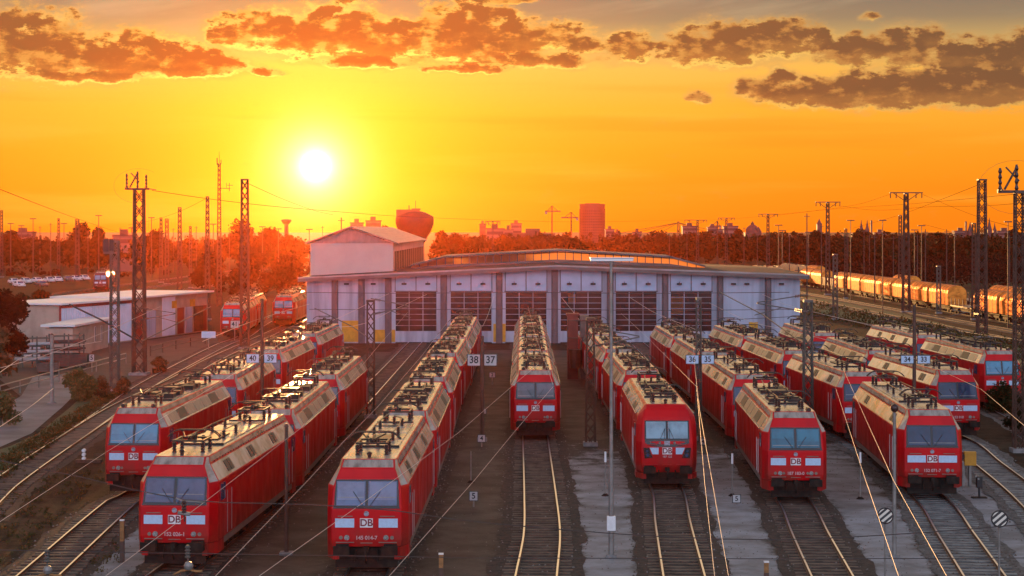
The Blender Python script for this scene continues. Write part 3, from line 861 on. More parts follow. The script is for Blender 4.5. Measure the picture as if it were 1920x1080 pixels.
PROTO = {k: make_loco(k) for k in ('vented', 'grilled', 'modern', 'wide')}
ROWN = {'A': 'first row','B': 'second row','C': 'third row','D': 'fourth row','E': 'fifth row',
        'F': 'sixth row','G': 'seventh row','H': 'eighth row','I': 'ninth row'}
KIND = {'A': ['grilled','vented','grilled','grilled'],'B': ['vented','grilled','grilled'],'C': ['vented','grilled','grilled','grilled','grilled','grilled'],
        'D': ['grilled','grilled','grilled','grilled'],'E': ['modern','grilled','grilled','grilled'],'F': ['grilled','vented','grilled','grilled'],
        'G': ['wide','vented','grilled','grilled'],'H': ['wide','grilled','grilled'],'I': ['grilled','vented']}
NUM = {('B',0):'152 026-1',('C',0):'145 014-7',('E',0):'187 122',('F',0):'187 183-0',('G',0):'152 071-7',('H',0):'152 018'}
LEAD = {'A':'red locomotive heading the leftmost row, tilted sunlight on its roof, pale panels dimmed',
 'B':'big red locomotive nearest the lower left corner, golden roof with dark square vents',
 'C':'big red locomotive nearest the viewer left of the number 5 board, pale blue windscreens',
 'D':'red locomotive facing down the open middle track below the engine shed',
 'E':'bright red rounder locomotive with a black visor under pale windscreens and slanted headlights',
 'F':'red locomotive with teal windscreens right of the twin overhead wires, orange lit side',
 'G':'red locomotive behind the ball topped pole, golden chamfer and wide pale panels',
 'H':'red locomotive with dark blue windscreens under the 34 and 33 track boards',
 'I':'red locomotive at the right edge with pale sky blue windscreens and sloping white roof panels'}
used = set()
for rk in list(RP):
    pts = list(RP[rk])
    for i, p in enumerate(pts):
        kd = KIND[rk][i]
        if i+1 < len(pts): d = pts[i+1]-p
        else: d = last_d
        last_d = d
        rz = -atan2(d.x, d.y)
        if kd not in used: o = PROTO[kd]; used.add(kd)
        else: o = dup(PROTO[kd])
        o.location = p; o.rotation_euler = (0, 0, rz)
        o['label'] = LEAD[rk] if i == 0 else f'{ORD[i]} red locomotive back in the {ROWN[rk]} from the left' + (', by the shed' if i == len(pts)-1 else '')
        o['group'] = 'red electric locomotives parked in rows'
        PTS = (rk, i)
        RP[rk][i] = (p, o, kd)
for (rk, i), s in NUM.items():
    p, o, kd = RP[rk][i]
    t = text_obj('fleet_number', s, .195 if kd != 'modern' else .14, M['num'], o, (0, -.012, 1.32 if kd != 'modern' else 1.54))

BLM = {g: mat('blind_'+g, tuple(min(.6,k*1.25+.015) for k in M[g].node_tree.nodes['Principled BSDF'].inputs['Base Color'].default_value[:3]), .2, var=.3, vscale=2) for g in ('glass','glass2','glass_teal','glass_dark','glass_sky','glass_grey','glass_pale')}
for g_, c_ in (('glass',(.06,.09,.17)),('glass_teal',(.02,.17,.26)),('glass_sky',(.07,.27,.42)),('glass_dark',(.02,.05,.11)),('glass_grey',(.11,.13,.16))):
    BLM[g_] = mat('blind_tone', c_, .2, var=.3, vscale=2)
GL = {'A':['glass_sky','glass','glass_grey','glass'],'B':['glass','glass','glass_grey'],'C':['glass_pale']*6,'D':['glass_grey']*4,'E':['glass2','glass','glass','glass'],'F':['glass_teal','glass','glass','glass'],'G':['glass_dark','glass_dark','glass','glass_sky'],'H':['glass_dark','glass_teal','glass'],'I':['glass_sky','glass']}
for k in GL:
    for (p, o, kd), gname in zip(RP[k], GL[k]):
        for c in o.children_recursive:
            if c.name.startswith('roller_blind') and gname != 'glass_pale':
                c.material_slots[0].link = 'OBJECT'; c.material_slots[0].material = BLM[gname]
            if c.name.startswith('windscreen') and 'frame' not in c.name:
                c.material_slots[0].link = 'OBJECT'; c.material_slots[0].material = M[gname]
# ================================================================== engine shed
YS = 218.0
def sx(px): return PX(px, YS)
def sz(py): return PZ(py, YS)
M['wallw'] = mat('pale_blue_white_wall', (.38,.43,.54), .65, col2=(.23,.26,.32), vscale=.5, stretch=(1.6,1,.16), detail=9)
M['wallp'] = mat('pale_upper_panel', (.38,.46,.62), .5, var=.15, vscale=.6)
M['pane'] = mat('dark_red_door_pane', (.020,.010,.009), .2, spec=.4, col2=(.055,.018,.012), vscale=.5)
M['column'] = mat('dark_steel_column', (.12,.10,.11), .55, var=.3, vscale=1)
M['fascia'] = mat('weathered_roof_fascia', (.15,.125,.115), .6, var=.4, vscale=.5, stretch=(1,1,4))
M['roofd'] = mat('dark_roof_felt', (.050,.040,.036), .9, spec=.2, col2=(.085,.065,.055), vscale=.2)
M['gutter'] = mat('pale_zinc_gutter', (.34,.32,.31), .45, var=.3, vscale=.4)
M['lit'] = mat('window_reveal', (.30,.10,.03), .3)
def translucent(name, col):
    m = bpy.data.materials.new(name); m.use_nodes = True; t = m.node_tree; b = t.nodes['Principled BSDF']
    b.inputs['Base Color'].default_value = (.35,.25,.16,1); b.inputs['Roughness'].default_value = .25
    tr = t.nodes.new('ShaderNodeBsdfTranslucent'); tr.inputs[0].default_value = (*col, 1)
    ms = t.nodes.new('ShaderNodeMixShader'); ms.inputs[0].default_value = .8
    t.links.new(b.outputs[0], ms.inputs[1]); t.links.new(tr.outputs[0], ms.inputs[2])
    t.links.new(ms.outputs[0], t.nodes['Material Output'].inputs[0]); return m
def clear_pane():
    m = bpy.data.materials.new('clear_pane'); m.use_nodes = True; t = m.node_tree; b = t.nodes['Principled BSDF']
    b.inputs['Base Color'].default_value = (.3,.25,.2,1); b.inputs['Roughness'].default_value = .2
    tr = t.nodes.new('ShaderNodeBsdfTransparent'); ms = t.nodes.new('ShaderNodeMixShader'); ms.inputs[0].default_value = .9
    t.links.new(b.outputs[0], ms.inputs[1]); t.links.new(tr.outputs[0], ms.inputs[2])
    t.links.new(ms.outputs[0], t.nodes['Material Output'].inputs[0]); return m
M['clear'] = clear_pane()
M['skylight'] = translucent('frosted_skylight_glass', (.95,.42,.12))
shed = thing('engine_shed', 'long pale engine shed with six glazed gate doors, low gable and glowing roof lantern', 'engine shed', (0, YS, 0))
xl, xr, xa = sx(575), sx(1500), sx(1045)
zl, zr, za = sz(520), sz(515), sz(498)
def eave(x): return zl+(za-zl)*(x-xl)/(xa-xl) if x < xa else za+(zr-za)*(x-xa)/(xr-xa)
DC = [sx(780+103.2*i) for i in range(6)]; dwid = 2.36
ztop = sz(547); zlow = 1.35
w = MB()
edges = [xl]+[v for c in DC for v in (c-dwid, c+dwid)]+[xr]
for i in range(0, len(edges), 2):       # wall piers between the doors
    a, b = edges[i], edges[i+1]
    poly = [(a,0),(b,0),(b,eave(b)-.1)]+([(xa, za-.1)] if a < xa < b else [])+[(a,eave(a)-.1)]
    w.prism(poly, 0.0, .5, axis='y')
for c in DC:
    poly = [(c-dwid,ztop),(c+dwid,ztop),(c+dwid,eave(c+dwid)-.1)]+([(xa, za-.1)] if c-dwid < xa < c+dwid else [])+[(c-dwid,eave(c-dwid)-.1)]
    w.prism(poly, .05, .5, axis='y')
w.box(xl, xl+.4, .5, 60, 0, zl-.15); w.box(xr-.4, xr, .5, 60, 0, zr-.15); w.box(xl, xr, 60, 60.4, 0, zl-.3)
obj('wall', w, M['wallw'], shed)
for c in DC:
    d = MB()
    # glazed part: bars
    n, k = 7, 3
    for i in range(n+1):
        z = zlow+(ztop-zlow)*i/n; d.box(c-dwid, c+dwid, .10, .20, z-.022, z+.022)
    for i in range(k+1):
        x = c-dwid+2*dwid*i/k; d.box(x-(.05 if i in (0, 3) else .03), x+(.05 if i in (0, 3) else .03), .095, .205, .1, ztop)
    d.box(c-dwid, c+dwid, .12, .22, .1, zlow)
    do = obj('gate_door', d, M['wallw'], shed)
    g_ = MB(); g_.box(c-dwid, c+dwid, .16, .18, zlow, ztop); obj('pane', g_, M['pane'], do)
# upper panels between columns
cols = [sx(v) for v in (628,678,728,832,936,1040,1144,1247,1350,1440)]
for c in cols:
    m_ = MB(); m_.box(c-.20, c+.20, -.35, -.003, 0, eave(c)-.15); m_.box(c-.38, c+.38, -.06, -.002, 0, eave(c)-.18)
    obj('column', m_, M['column'], shed)
for c in DC:
    u = MB()
    for x0, x1 in ((c-dwid, c-.06), (c+.06, c+dwid)):
        zt = min(eave(x0), eave(x1))-.45
        u.box(x0, x1, .02, .048, ztop+.12, zt)
    obj('upper_panel', u, M['wallp'], shed)
    pf = MB()
    for x in (c-dwid, c, c+dwid): pf.box(x-.045, x+.045, -.03, .019, ztop+.05, eave(x)-.42)
    pf.box(c-dwid-.1, c+dwid+.1, -.04, .018, ztop-.02, ztop+.10); obj('panel_frame', pf, M['column'], shed)
    for s in (-1, 1):
        lm = MB(); lm.box(c+s*1.35-.28, c+s*1.35+.28, -.30, .0, sz(534), sz(530.5)); lm.cyl((c+s*1.35, -.15, sz(531)), (c+s*1.35, .02, sz(528)), .04, n=6)
        obj('wall_lamp', lm, M['black'], shed, bevel=.03)
for c in [sx(v) for v in (650, 700, 1375, 1400, 1465)]:
    lm = MB(); lm.box(c-.28, c+.28, -.30, .0, sz(534), sz(530.5)); obj('wall_lamp', lm, M['black'], shed, bevel=.03)
for a, b, y0, y1 in ((641,679,641,601),(703,741,641,618),(1404,1421,628,604),(925,948,641,607)):
    d = MB(); d.box(sx(a), sx(b), -.05, -.002, max(.05, sz(y0)), sz(y1)); obj('yellow_door', d, M['yellow'], shed)
# orange patches painting warm reflections onto the gate glass
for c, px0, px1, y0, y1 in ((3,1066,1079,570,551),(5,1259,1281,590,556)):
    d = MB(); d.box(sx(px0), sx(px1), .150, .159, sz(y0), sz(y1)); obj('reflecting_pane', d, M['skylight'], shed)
# roof: two slopes, fascia boards, then rising back to the lantern
r = MB()
ov = .9
def re_(x): return eave(x)
for (xa0, xb0) in ((xl-ov, xa), (xa, xr+ov)):
    za0 = eave(xa0) if xa0 < xa else za; zb0 = za if xb0 == xa else eave(xb0)
    za0 = zl-(za-zl)/(xa-xl)*ov if xa0 < xl else za; zb0 = za if xb0 == xa else zr-(za-zr)/(xr-xa)*ov
    r.add([(xa0,-1.0,za0),(xb0,-1.0,zb0),(xb0,24,zb0+.30),(xa0,24,za0+.1),(xa0,60,za0-.1),(xb0,60,zb0+.0)], [(0,1,2,3),(3,2,5,4)])
obj('roof', r, M['roofd'], shed)
f = MB()
for (xa0, za0, xb0, zb0) in ((xl-ov, zl-(za-zl)/(xa-xl)*ov, xa, za), (xa, za, xr+ov, zr-(za-zr)/(xr-xa)*ov)):
    for (y0, y1, dz0, dz1) in ((-1.06, -.98, -.46, .03), (-1.12, -1.06, -.10, .08), (-.98, .0, -.46, -.40)):
        f.add([(xa0,y0,za0+dz0),(xb0,y0,zb0+dz0),(xb0,y1,zb0+dz0),(xa0,y1,za0+dz0),(xa0,y0,za0+dz1),(xb0,y0,zb0+dz1),(xb0,y1,zb0+dz1),(xa0,y1,za0+dz1)],
          [(0,3,2,1),(4,5,6,7),(0,1,5,4),(1,2,6,5),(2,3,7,6),(3,0,4,7)])
for o_ in pieces('fascia', f, M['fascia'], shed):
    if abs(o_.data.vertices[0].co.y+1.12) < .01: o_.data.materials[0] = M['gutter']
# lantern across the roof
YL = 14.0; yab = YS+YL
rgl = MB(); lan = MB(); glz = MB(); cap = MB()
key = [(770,499,499.5),(835,482,494),(1045,470,484.5),(1255,482,492.5),(1322,500,502.5)]
seg = []
for (p0, t0, b0), (p1, t1, b1) in zip(key, key[1:]):
    n = max(1, int(abs(p1-p0)/15))
    for i in range(n): u = i/n; seg.append((p0+(p1-p0)*u, t0+(t1-t0)*u, b0+(b1-b0)*u))
seg.append(key[-1])
W3 = [(PX(p, yab), PZ(t, yab), PZ(b, yab)-.25) for p, t, b in seg]
for (x0, t0, b0), (x1, t1, b1) in zip(W3, W3[1:]):
    glz.add([(x0,YL,b0),(x1,YL,b1),(x1,YL,t1),(x0,YL,t0)], [(0,1,2,3)])
    rgl.add([(x0,YL+5,b0),(x1,YL+5,b1),(x1,YL+5,t1),(x0,YL+5,t0)], [(3,2,1,0)])
    lan.box(x0-.05, x0+.05, YL-.08, YL+.04, b0, t0)
    lan.add([(x0,YL-.07,b0-.35),(x1,YL-.07,b1-.35),(x1,YL-.07,b1+.12),(x0,YL-.07,b0+.12)], [(0,1,2,3)])
    mz0, mz1 = (b0*.45+t0*.55), (b1*.45+t1*.55)
    cap.add([(x0,YL-.5,t0-.06),(x1,YL-.5,t1-.06),(x1,YL+5.4,t1-.06),(x0,YL+5.4,t0-.06),(x0,YL-.5,t0+.16),(x1,YL-.5,t1+.16),(x1,YL+5.4,t1+.22),(x0,YL+5.4,t0+.22)],
      [(0,3,2,1),(4,5,6,7),(0,1,5,4),(2,3,7,6)])
lo_ = obj('roof_lantern', glz, M['skylight'], shed)
obj('rear_glazing', rgl, M['clear'], lo_); obj('glazing_bars', lan, M['fascia'], lo_); obj('lantern_roof', cap, M['fascia'], lo_)

# ------------------------------------------------------------------ white hall behind left
YB = 226.0
M['hall'] = mat('pinkish_white_render', (.52,.42,.38), .7, var=.15, vscale=.2)
M['hallroof'] = mat('pale_ribbed_roof', (.28,.22,.20), .5, var=.25, vscale=.6, stretch=(4,.2,1))
hall = thing('white_hall', 'tall windowless white hall with shallow gabled ribbed roof, behind the left end of the shed', 'hall', (0, YB, 0))
hx0, hx1, hxr = PX(582, YB), PX(737, YB), PX(658, YB); he, hr_ = PZ(456, YB), PZ(428, YB); hl = 78
w = MB(); w.prism([(hx0,0),(hx1,0),(hx1,he),(hx0,he)], 0, .4, axis='y'); w.box(hx0, hx0+.3, .4, hl, 0, he); w.box(hx1-.3, hx1, .4, hl, 0, he); w.box(hx0, hx1, hl, hl+.3, 0, he)
obj('wall', w, M['hall'], hall)
gb = MB()
for i in range(26):
    x0 = hx0+(hx1-hx0)*i/26; x1 = hx0+(hx1-hx0)*(i+1)/26
    def gz(x): return he+(hr_-he)*(1-abs(x-hxr)/(hxr-hx0 if x < hxr else hx1-hxr))
    gb.add([(x0,-.02-(i % 2)*.08,he),(x1,-.02-(i % 2)*.08,he),(x1,-.02-(i % 2)*.08,gz(x1)),(x0,-.02-(i % 2)*.08,gz(x0))], [(0,1,2,3)])
obj('gable_cladding', gb, M['hallroof'], hall)
rf = MB()
for a, b, za_, zb_ in ((hx0-.6, hxr, he-.1, hr_+.1), (hxr, hx1+.6, hr_+.1, he-.1)):
    rf.add([(a,-.6,za_),(b,-.6,zb_),(b,hl+.6,zb_),(a,hl+.6,za_),(a,-.6,za_+.16),(b,-.6,zb_+.16),(b,hl+.6,zb_+.16),(a,hl+.6,za_+.16)], [(0,3,2,1),(4,5,6,7),(0,1,5,4),(1,2,6,5),(2,3,7,6),(3,0,4,7)])
obj('roof', rf, M['hallroof'], hall)
for i in range(14):
    m_ = MB(); y = 3+i*5.3; m_.box(hx1-.02, hx1+.06, y, y+3.4, he-3.3, he-1.0); obj('side_window', m_, M['vent'], hall)

# ------------------------------------------------------------------ left sheds
M['corr'] = mat('pale_blue_corrugated_sheet', (.68,.74,.88), .5, var=.12, vscale=.5)
M['trim'] = mat('dark_red_trim', (.20,.02,.02), .5)
M['beige'] = mat('beige_render', (.40,.33,.26), .7, var=.25, vscale=.5)
M['roofw'] = mat('bleached_roof_sheet', (.72,.70,.70), .5, var=.15, vscale=.3)
a = P(112, 656, 0); b = P(246, 640, 0); d = (b-a); d.z = 0; Ls = d.length; d.normalize(); ang = atan2(d.y, d.x)
hs = PZ(572, a.y)
s1 = thing('corrugated_shed', 'long pale blue corrugated shed with red trim behind the storage racks', 'shed', (a.x, a.y, 0), ang)
w = MB(); w.box(.0, Ls, .0, 8, 0, hs-.1); obj('wall', w, M['beige'], s1)
c = MB(); n = int(Ls/.5)
for i in range(n):
    x = Ls*i/n; c.box(x+.06, x+Ls/n*.5, -.12, -.05, .2, hs-.4); c.box(x, x+Ls/n, -.05, -.003, .15, hs-.35)
obj('corrugated_cladding', c, M['corr'], s1)
t = MB(); t.box(-.15, Ls+.15, -.16, -.002, hs-.36, hs-.02); t.box(-.16, .0, -.18, .0, 0, hs-.36); t.box(Ls, Ls+.5, -.18, 0, 0, hs-.36)
obj('trim', t, M['trim'], s1)
r = MB(); r.box(-.4, Ls+.6, -.5, 8.3, hs, hs+.2); obj('roof', r, M['roofw'], s1)
a2 = P(249, 640, 0); b2 = P(392, 620, 0); d2 = b2-a2; L2 = d2.length; ang2 = atan2(d2.y, d2.x); h2 = PZ(552, a2.y+6)
s2 = thing('workshop_building', 'low beige workshop with flat white roof and brown doors beside the corrugated shed', 'workshop', (a2.x, a2.y, 0), ang2)
w = MB(); w.box(.3, L2, .2, 10, 0, h2-.3); obj('wall', w, M['beige'], s2)
r = MB(); r.box(.1, L2+.5, -.5, 10.4, h2-.298, h2-.1); obj('roof', r, M['roofw'], s2)
for x, wd, m_ in ((1.2,2.2,'trim'),(4.2,3.0,'wallw'),(L2*.38,4.0,'corr'),(L2*.58,2.0,'trim'),(L2*.68,2.2,'wallw'),(L2*.80,3.6,'mast'),(L2*.93,1.2,'trim')):
    k = MB(); k.box(x, min(x+wd, L2-.1), .14, .197, .1, 3.3 if m_ != 'corr' else h2-.5); obj('door', k, M[m_], s2)
for x in (L2*.5, L2*.75): 
    k = MB(); k.box(x, x+1.6, .13, .196, h2-1.9, h2-1.0); obj('sign_panel', k, M['yellow'], s2)
# beige hut with two narrow windows
c0 = P(163, 661, 0); c1 = P(203, 651, 0)
d = c1-c0; hang = atan2(d.y, d.x); hw_ = d.length; hh = PZ(606, c0.y)
hut = thing('site_hut', 'small beige hut with two narrow windows in its end wall', 'hut', (c0.x, c0.y, 0), hang)
w = MB(); w.box(0, hw_, 0, 2.4, 0, hh); w.box(-7.6, -.003, -.5, 2.3, 0, hh-.15); obj('wall', w, M['beige'], hut)
r = MB(); r.box(-7.9, hw_+.2, -.8, 2.7, hh, hh+.22); obj('roof', r, M['roofw'], hut)
for x in (hw_*.36, hw_*.66):
    k = MB(); k.box(x-.17, x+.17, -.05, -.002, 1.0, 2.5); ko = obj('window', k, M['vent'], hut)
    fr_ = MB()
    for q in (-.22, .18): fr_.box(x+q, x+q+.04, -.06, -.003, .95, 2.55)
    obj('window_frame', fr_, M['white'], ko)
# ------------------------------------------------------------------ storage racks with pipes and crates
M['tarp'] = mat('rust_red_load', (.14,.05,.035), .7, col2=(.06,.05,.045), vscale=1.2)
M['pipe'] = mat('pale_pipe', (.45,.47,.48), .4, var=.2)
for q, (pxa, pxb, pyb, lab) in enumerate(((42,96,690,'steel storage rack loaded with pale pipes behind the grey lamp pole'),(100,157,684,'steel storage rack with rust red bundles in front of the beige hut'))):
    a = P(pxa, pyb, 0); b = P(pxb, pyb-2, 0); L_ = (b-a).length
    rk = thing('storage_rack', lab, 'storage rack', (a.x, a.y, 0), atan2(b.y-a.y, b.x-a.x), 'storage racks left of the yard')
    fr_ = MB()
    for x in (0, L_/2, L_):
        for y in (0, 1.4): fr_.box(x-.06, x+.06, y-.06, y+.06, 0, 2.9)
    for z in (.6, 1.3, 2.0, 2.7):
        for y in (-.07, 1.33): fr_.box(-.1, L_+.1, y, y+.14, z-.04, z+.04)
    obj('frame', fr_, M['mastg'], rk)
    for z in (.66, 1.36, 2.06):
        pm = MB()
        for i in range(7):
            r_ = rnd.uniform(.06, .14); y = .1+i*.19
            pm.cyl((rnd.uniform(-.4,.1), y, z+r_), (L_+rnd.uniform(-.3,.4), y, z+r_), r_)
        pieces('pipe_bundle', pm, M['pipe'] if q == 0 else M['tarp'], rk)
for q, (px, py, wd, h, m_, lab) in enumerate(((60,672,1.8,1.2,'pipe','pale covered stack beside the left storage rack'),(128,690,3.4,1.3,'tarp','rust brown crate stack below the right storage rack'),(90,700,1.8,1.0,'mastg','dark crate on the ground before the storage racks'))):
    a = P(px, py, 0); cr = thing('crate', lab, 'crate', (a.x, a.y, 0), rnd.uniform(-.2,.2))
    m2 = MB(); m2.box(-wd/2, wd/2, 0, 1.3, .12, h); obj('box', m2, M[m_], cr, bevel=.03)
    m2 = MB()
    for i in range(5): m2.box(-wd/2-.03, wd/2+.03, -.03, 1.33, .14+i*(h-.2)/4, .20+i*(h-.2)/4)
    for x in (-wd/2, 0, wd/2): m2.box(x-.06, x+.06, -.035, 1.335, 0, h-.02)
    obj('slats', m2, M['sleeper'], cr)
# guard rails by the left line
for lab, q in (('brown pipe guard rail curving along the left line near the turnout', [(282,668),(330,655),(385,645),(432,636)]),('pale guard rail beside the lattice mast at the grass edge', [(0,748),(90,722),(150,706),(236,682)])):
    gr = thing('guard_rail', lab, 'guard rail'); pts = catmull([P(x, y, 0) for x, y in q], 2.4)
    for z in (.55, 1.0):
        m2 = MB(); m2.tube([p+Vector((0,0,z)) for p in pts], .05, 6); obj('rail_bar', m2, M['mast'] if 'brown' in lab else M['pole'], gr)
    for p in pts[::2]:
        m2 = MB(); m2.cyl(p, p+Vector((0,0,1.0)), .05, n=6); obj('post', m2, M['mast'] if 'brown' in lab else M['pole'], gr)
# sand tower between centre and right-of-centre rows
st = thing('sanding_tower', 'rust brown square tower beside a grey green one, between centre row and lattice mast', 'tower', (0,0,0))
Yt = 165.0; 
m2 = MB(); m2.box(PX(1064,Yt), PX(1084,Yt), Yt, Yt+1.2, 0, PZ(592,Yt)); m2.box(PX(1062,Yt), PX(1086,Yt), Yt-.1, Yt+1.3, PZ(592,Yt), PZ(588,Yt)); obj('brown_column', m2, mat('rust_brown_plate', (.14,.03,.02), .6, var=.4, vscale=1), st)
m2 = MB(); m2.box(PX(1088,Yt), PX(1104,Yt), Yt+.1, Yt+1.0, 0, PZ(592,Yt)); obj('grey_column', m2, M['mastg'], st)
m2 = MB()
for z in (1.5, 3.5, 5.0): m2.box(PX(1064,Yt), PX(1104,Yt), Yt-.12, Yt-.02, z, z+.12)
m2.cyl((PX(1078,Yt), Yt-.5, 1.0), (PX(1078,Yt), Yt-.5, 2.6), .45, .6, 10); obj('brackets', m2, M['mast'], st)
# ================================================================== masts
def lattice(mb, h, w0, w1, n, r=.045, d0=None, d1=None, cx=0, cy=0, z0=0.0, mi=0):
    d0 = d0 or w0; d1 = d1 or w1
    def pt(i, sx_, sy_):
        u = i/n; return Vector((cx+sx_*(w0+(w1-w0)*u)/2, cy+sy_*(d0+(d1-d0)*u)/2, z0+h*u))
    cs = ((-1,-1),(1,-1),(1,1),(-1,1))
    for c in cs:
        a, b = pt(0,*c), pt(n,*c)
        mb.cyl(a, b, r*1.35, r, 4, mi)
    for i in range(n):
        for k in range(4):
            a, b = cs[k], cs[(k+1) % 4]
            mb.cyl(pt(i,*a), pt(i+1,*b), r*.55, None, 4, mi, False); mb.cyl(pt(i,*b), pt(i+1,*a), r*.55, None, 4, mi, False)
MASTG = 'catenary masts'
def lattice_mast(px, ybase, ytop, wpx, label, m='mast', arm=None, head=None, Y=None, taper=.6, zb=0, group=MASTG, ins=True, n=None, thick=1.0):
    Y = Y or FP*HC/(ybase-HOR); s = FP/Y
    X = PX(px, Y); h = PZ(ytop, Y); w0 = wpx/s
    t = thing('lattice_mast', label, 'mast', (X, Y, 0), 0, group)
    lm = MB(); nn = n or max(6, int(h/(w0*1.25)))
    lattice(lm, h, w0, w0*taper, min(nn, 26), max(.035, w0*.085)*thick)
    obj('lattice_frame', lm, M[m], t)
    fb = MB(); fb.box(-w0*.8, w0*.8, -w0*.8, w0*.8, -.02, .25); obj('foundation', fb, M['concrete'], t)
    cp = MB(); cp.box(-w0*taper*.62, w0*taper*.62, -w0*taper*.62, w0*taper*.62, h-.02, h+.14); obj('cap', cp, M[m], t)
    if arm:
        a0, a1 = (arm[0]-px)/s, (arm[1]-px)/s
        am = MB(); am.box(a0, a1, -.10, .10, h+.14, h+.30); am.cyl((a0*.75,0,h+.14), (0,0,h-1.2), .05, n=4); am.cyl((a1*.75,0,h+.14), (0,0,h-1.2), .05, n=4)
        obj('crossarm', am, M[m], t)
        for x in (a0*.95, a0*.6, a1*.6, a1*.95):
            im = MB(); insulator(im, x, 0, h-.62 if ins else h+.3, .75, .10); obj('insulator', im, M['insul'], t)
    if head == 'switch':
        hm = MB(); hm.box(-1.25, .9, -.12, .12, h, h+.16); hm.box(-1.15, -1.05, -.5, .5, h+.1, h+.22)
        hm.cyl((-.85,0,h+.2), (-.1,0,h+1.55), .07, n=6); hm.cyl((.0,0,h+.7), (-.75,.1,h+1.5), .05, n=6)
        hm.cyl((.9,0,h+.1), (1.5,0,h+.0), .04, n=5)
        ring = [(-.1+2.2*cos(a)*1.0, .2, h+.35+1.55*sin(a)) for a in [i*.3 for i in range(22)]]
        hm.tube([p for p in ring if p[2] > h-1.6][3:17], .009, 4)
        obj('switch_gear', hm, M[m], t)
        for x, hh_ in ((-1.1,1.3),(-.15,1.5),(.62,1.2)):
            im = MB(); insulator(im, x, 0, h+.15, hh_, .12); obj('insulator', im, M['insul'], t)
    return t
lattice_mast(261, 703, 356, 21, 'tall dark lattice mast with switch gear on top, beside the left track', 'mast', head='switch', taper=.8)
lattice_mast(459, 654, 338, 15, 'tall red brown lattice mast rising left of the sun', 'mast', taper=.75)
lattice_mast(215, 735, 455, 15, 'short grey lattice mast with a box on its head, left of the tall switch mast', 'mastg', taper=.9)
lattice_mast(389, 600, 370, 9, 'slim lattice mast just left of the antenna mast', 'mast', taper=.5)
lattice_mast(337, 560, 390, 8, 'slim far lattice mast right of the tall switch mast', taper=.6)
lattice_mast(302, 530, 409, 6, 'far lattice mast, left one of the close pair before the trees', taper=.6)
lattice_mast(313, 533, 411, 7, 'far lattice mast, right one of the close pair before the trees', taper=.7)
lattice_mast(145, 527, 412, 7, 'far dark lattice mast above the white parked cars', taper=.8)
lattice_mast(110, 515, 410, 5, 'far thin lattice mast left of the mast above the parked cars', taper=.6)
lattice_mast(357, 540, 425, 5, 'short far lattice mast between two taller ones at left', taper=.7)
lattice_mast(3, 520, 395, 5, 'far lattice mast at the very left edge', taper=.7)
lattice_mast(695, 700, 566, 14, 'stout red brown lattice mast standing before the yellow shed doors', 'mast', Y=131, taper=.9)
lattice_mast(1107, 836, 600, 17, 'lattice mast on a block in the open yard, right of the centre row', 'mast', taper=.75)
lattice_mast(1515, 800, 566, 17, 'dark lattice mast rising between the locomotives under the blue wall end', 'mastg', Y=121, taper=.8)
lattice_mast(1310, 800, 562, 10, 'thin lattice mast with number boards before the right gate doors', 'mastg', Y=117, taper=.8)
lattice_mast(1841, 634, 338, 16, 'tallest dark lattice mast at right with no crossarm', 'mast', taper=.8)
lattice_mast(1911, 848, 362, 19, 'dark lattice mast with switch gear at the right edge', 'mast', head='switch', taper=.8)
lattice_mast(1699, 586, 364, 13, 'right hand T shaped lattice mast with wide crossarm', 'mast', arm=(1668,1730), taper=.5)
lattice_mast(1552, 553, 381, 8, 'middle T shaped lattice mast left of the church spires', 'mast', arm=(1529,1576), taper=.6)
lattice_mast(1440, 520, 403, 6, 'T shaped mast above the round topped tank wagons', 'mast', arm=(1422,1459), taper=.6)
lattice_mast(1362, 505, 410, 5, 'small far T shaped mast left of the domed church', 'mast', arm=(1346,1378), taper=.6)
lattice_mast(1308, 506, 414, 5, 'small far T shaped mast with a wide thick arm beside the bridge pylon', 'mast', arm=(1283,1326), taper=.6)
lattice_mast(924, 520, 417, 4, 'small far T shaped mast above the office block', 'mast', arm=(910,938), Y=420, taper=.6)
lattice_mast(1826, 600, 420, 7, 'reddish lattice mast just left of the tallest right mast', 'mast', taper=.8)
lattice_mast(1688, 560, 405, 6, 'thin mast beside the right hand T shaped mast', 'mast', taper=.8)
lattice_mast(1586, 560, 430, 5, 'thin mast in front of the freight wagons near their left end', 'mast', taper=.8)
lattice_mast(1760, 588, 500, 7, 'short portal mast among the freight wagons', 'mastg', taper=.9)
lattice_mast(1566, 600, 478, 8, 'short lattice mast right of the blue shed end', 'mastg', taper=.9)
# antenna mast
t = thing('antenna_mast', 'very tall slender antenna mast with small side aerials left of the sun', 'antenna mast', (PX(411,323), 323, 0))
h = PZ(306, 323); lm = MB(); lattice(lm, h, .75, .35, 30, .05); obj('lattice_frame', lm, M['mast'], t)
lm = MB(); lm.cyl((0,0,h), (0,0,PZ(284,323)), .06, .02, 6); lm.cyl((-.35,0,h-.3), (-.35,0,h+.9), .08, n=6); lm.cyl((.3,0,h-.2), (.3,0,h+.6), .06, n=6)
zz = PZ(353,323); lm.cyl((0,0,zz), (1.9,0,zz), .05, n=5); lm.cyl((1.7,0,zz-.5), (1.7,0,zz+.9), .05, n=5); lm.cyl((1.3,0,zz+.5), (2.3,0,zz+.5), .04, n=5); lm.cyl((1.2,0,zz+.1),(1.2,0,zz+.9),.04,n=5)
obj('aerial', lm, M['mast'], t)
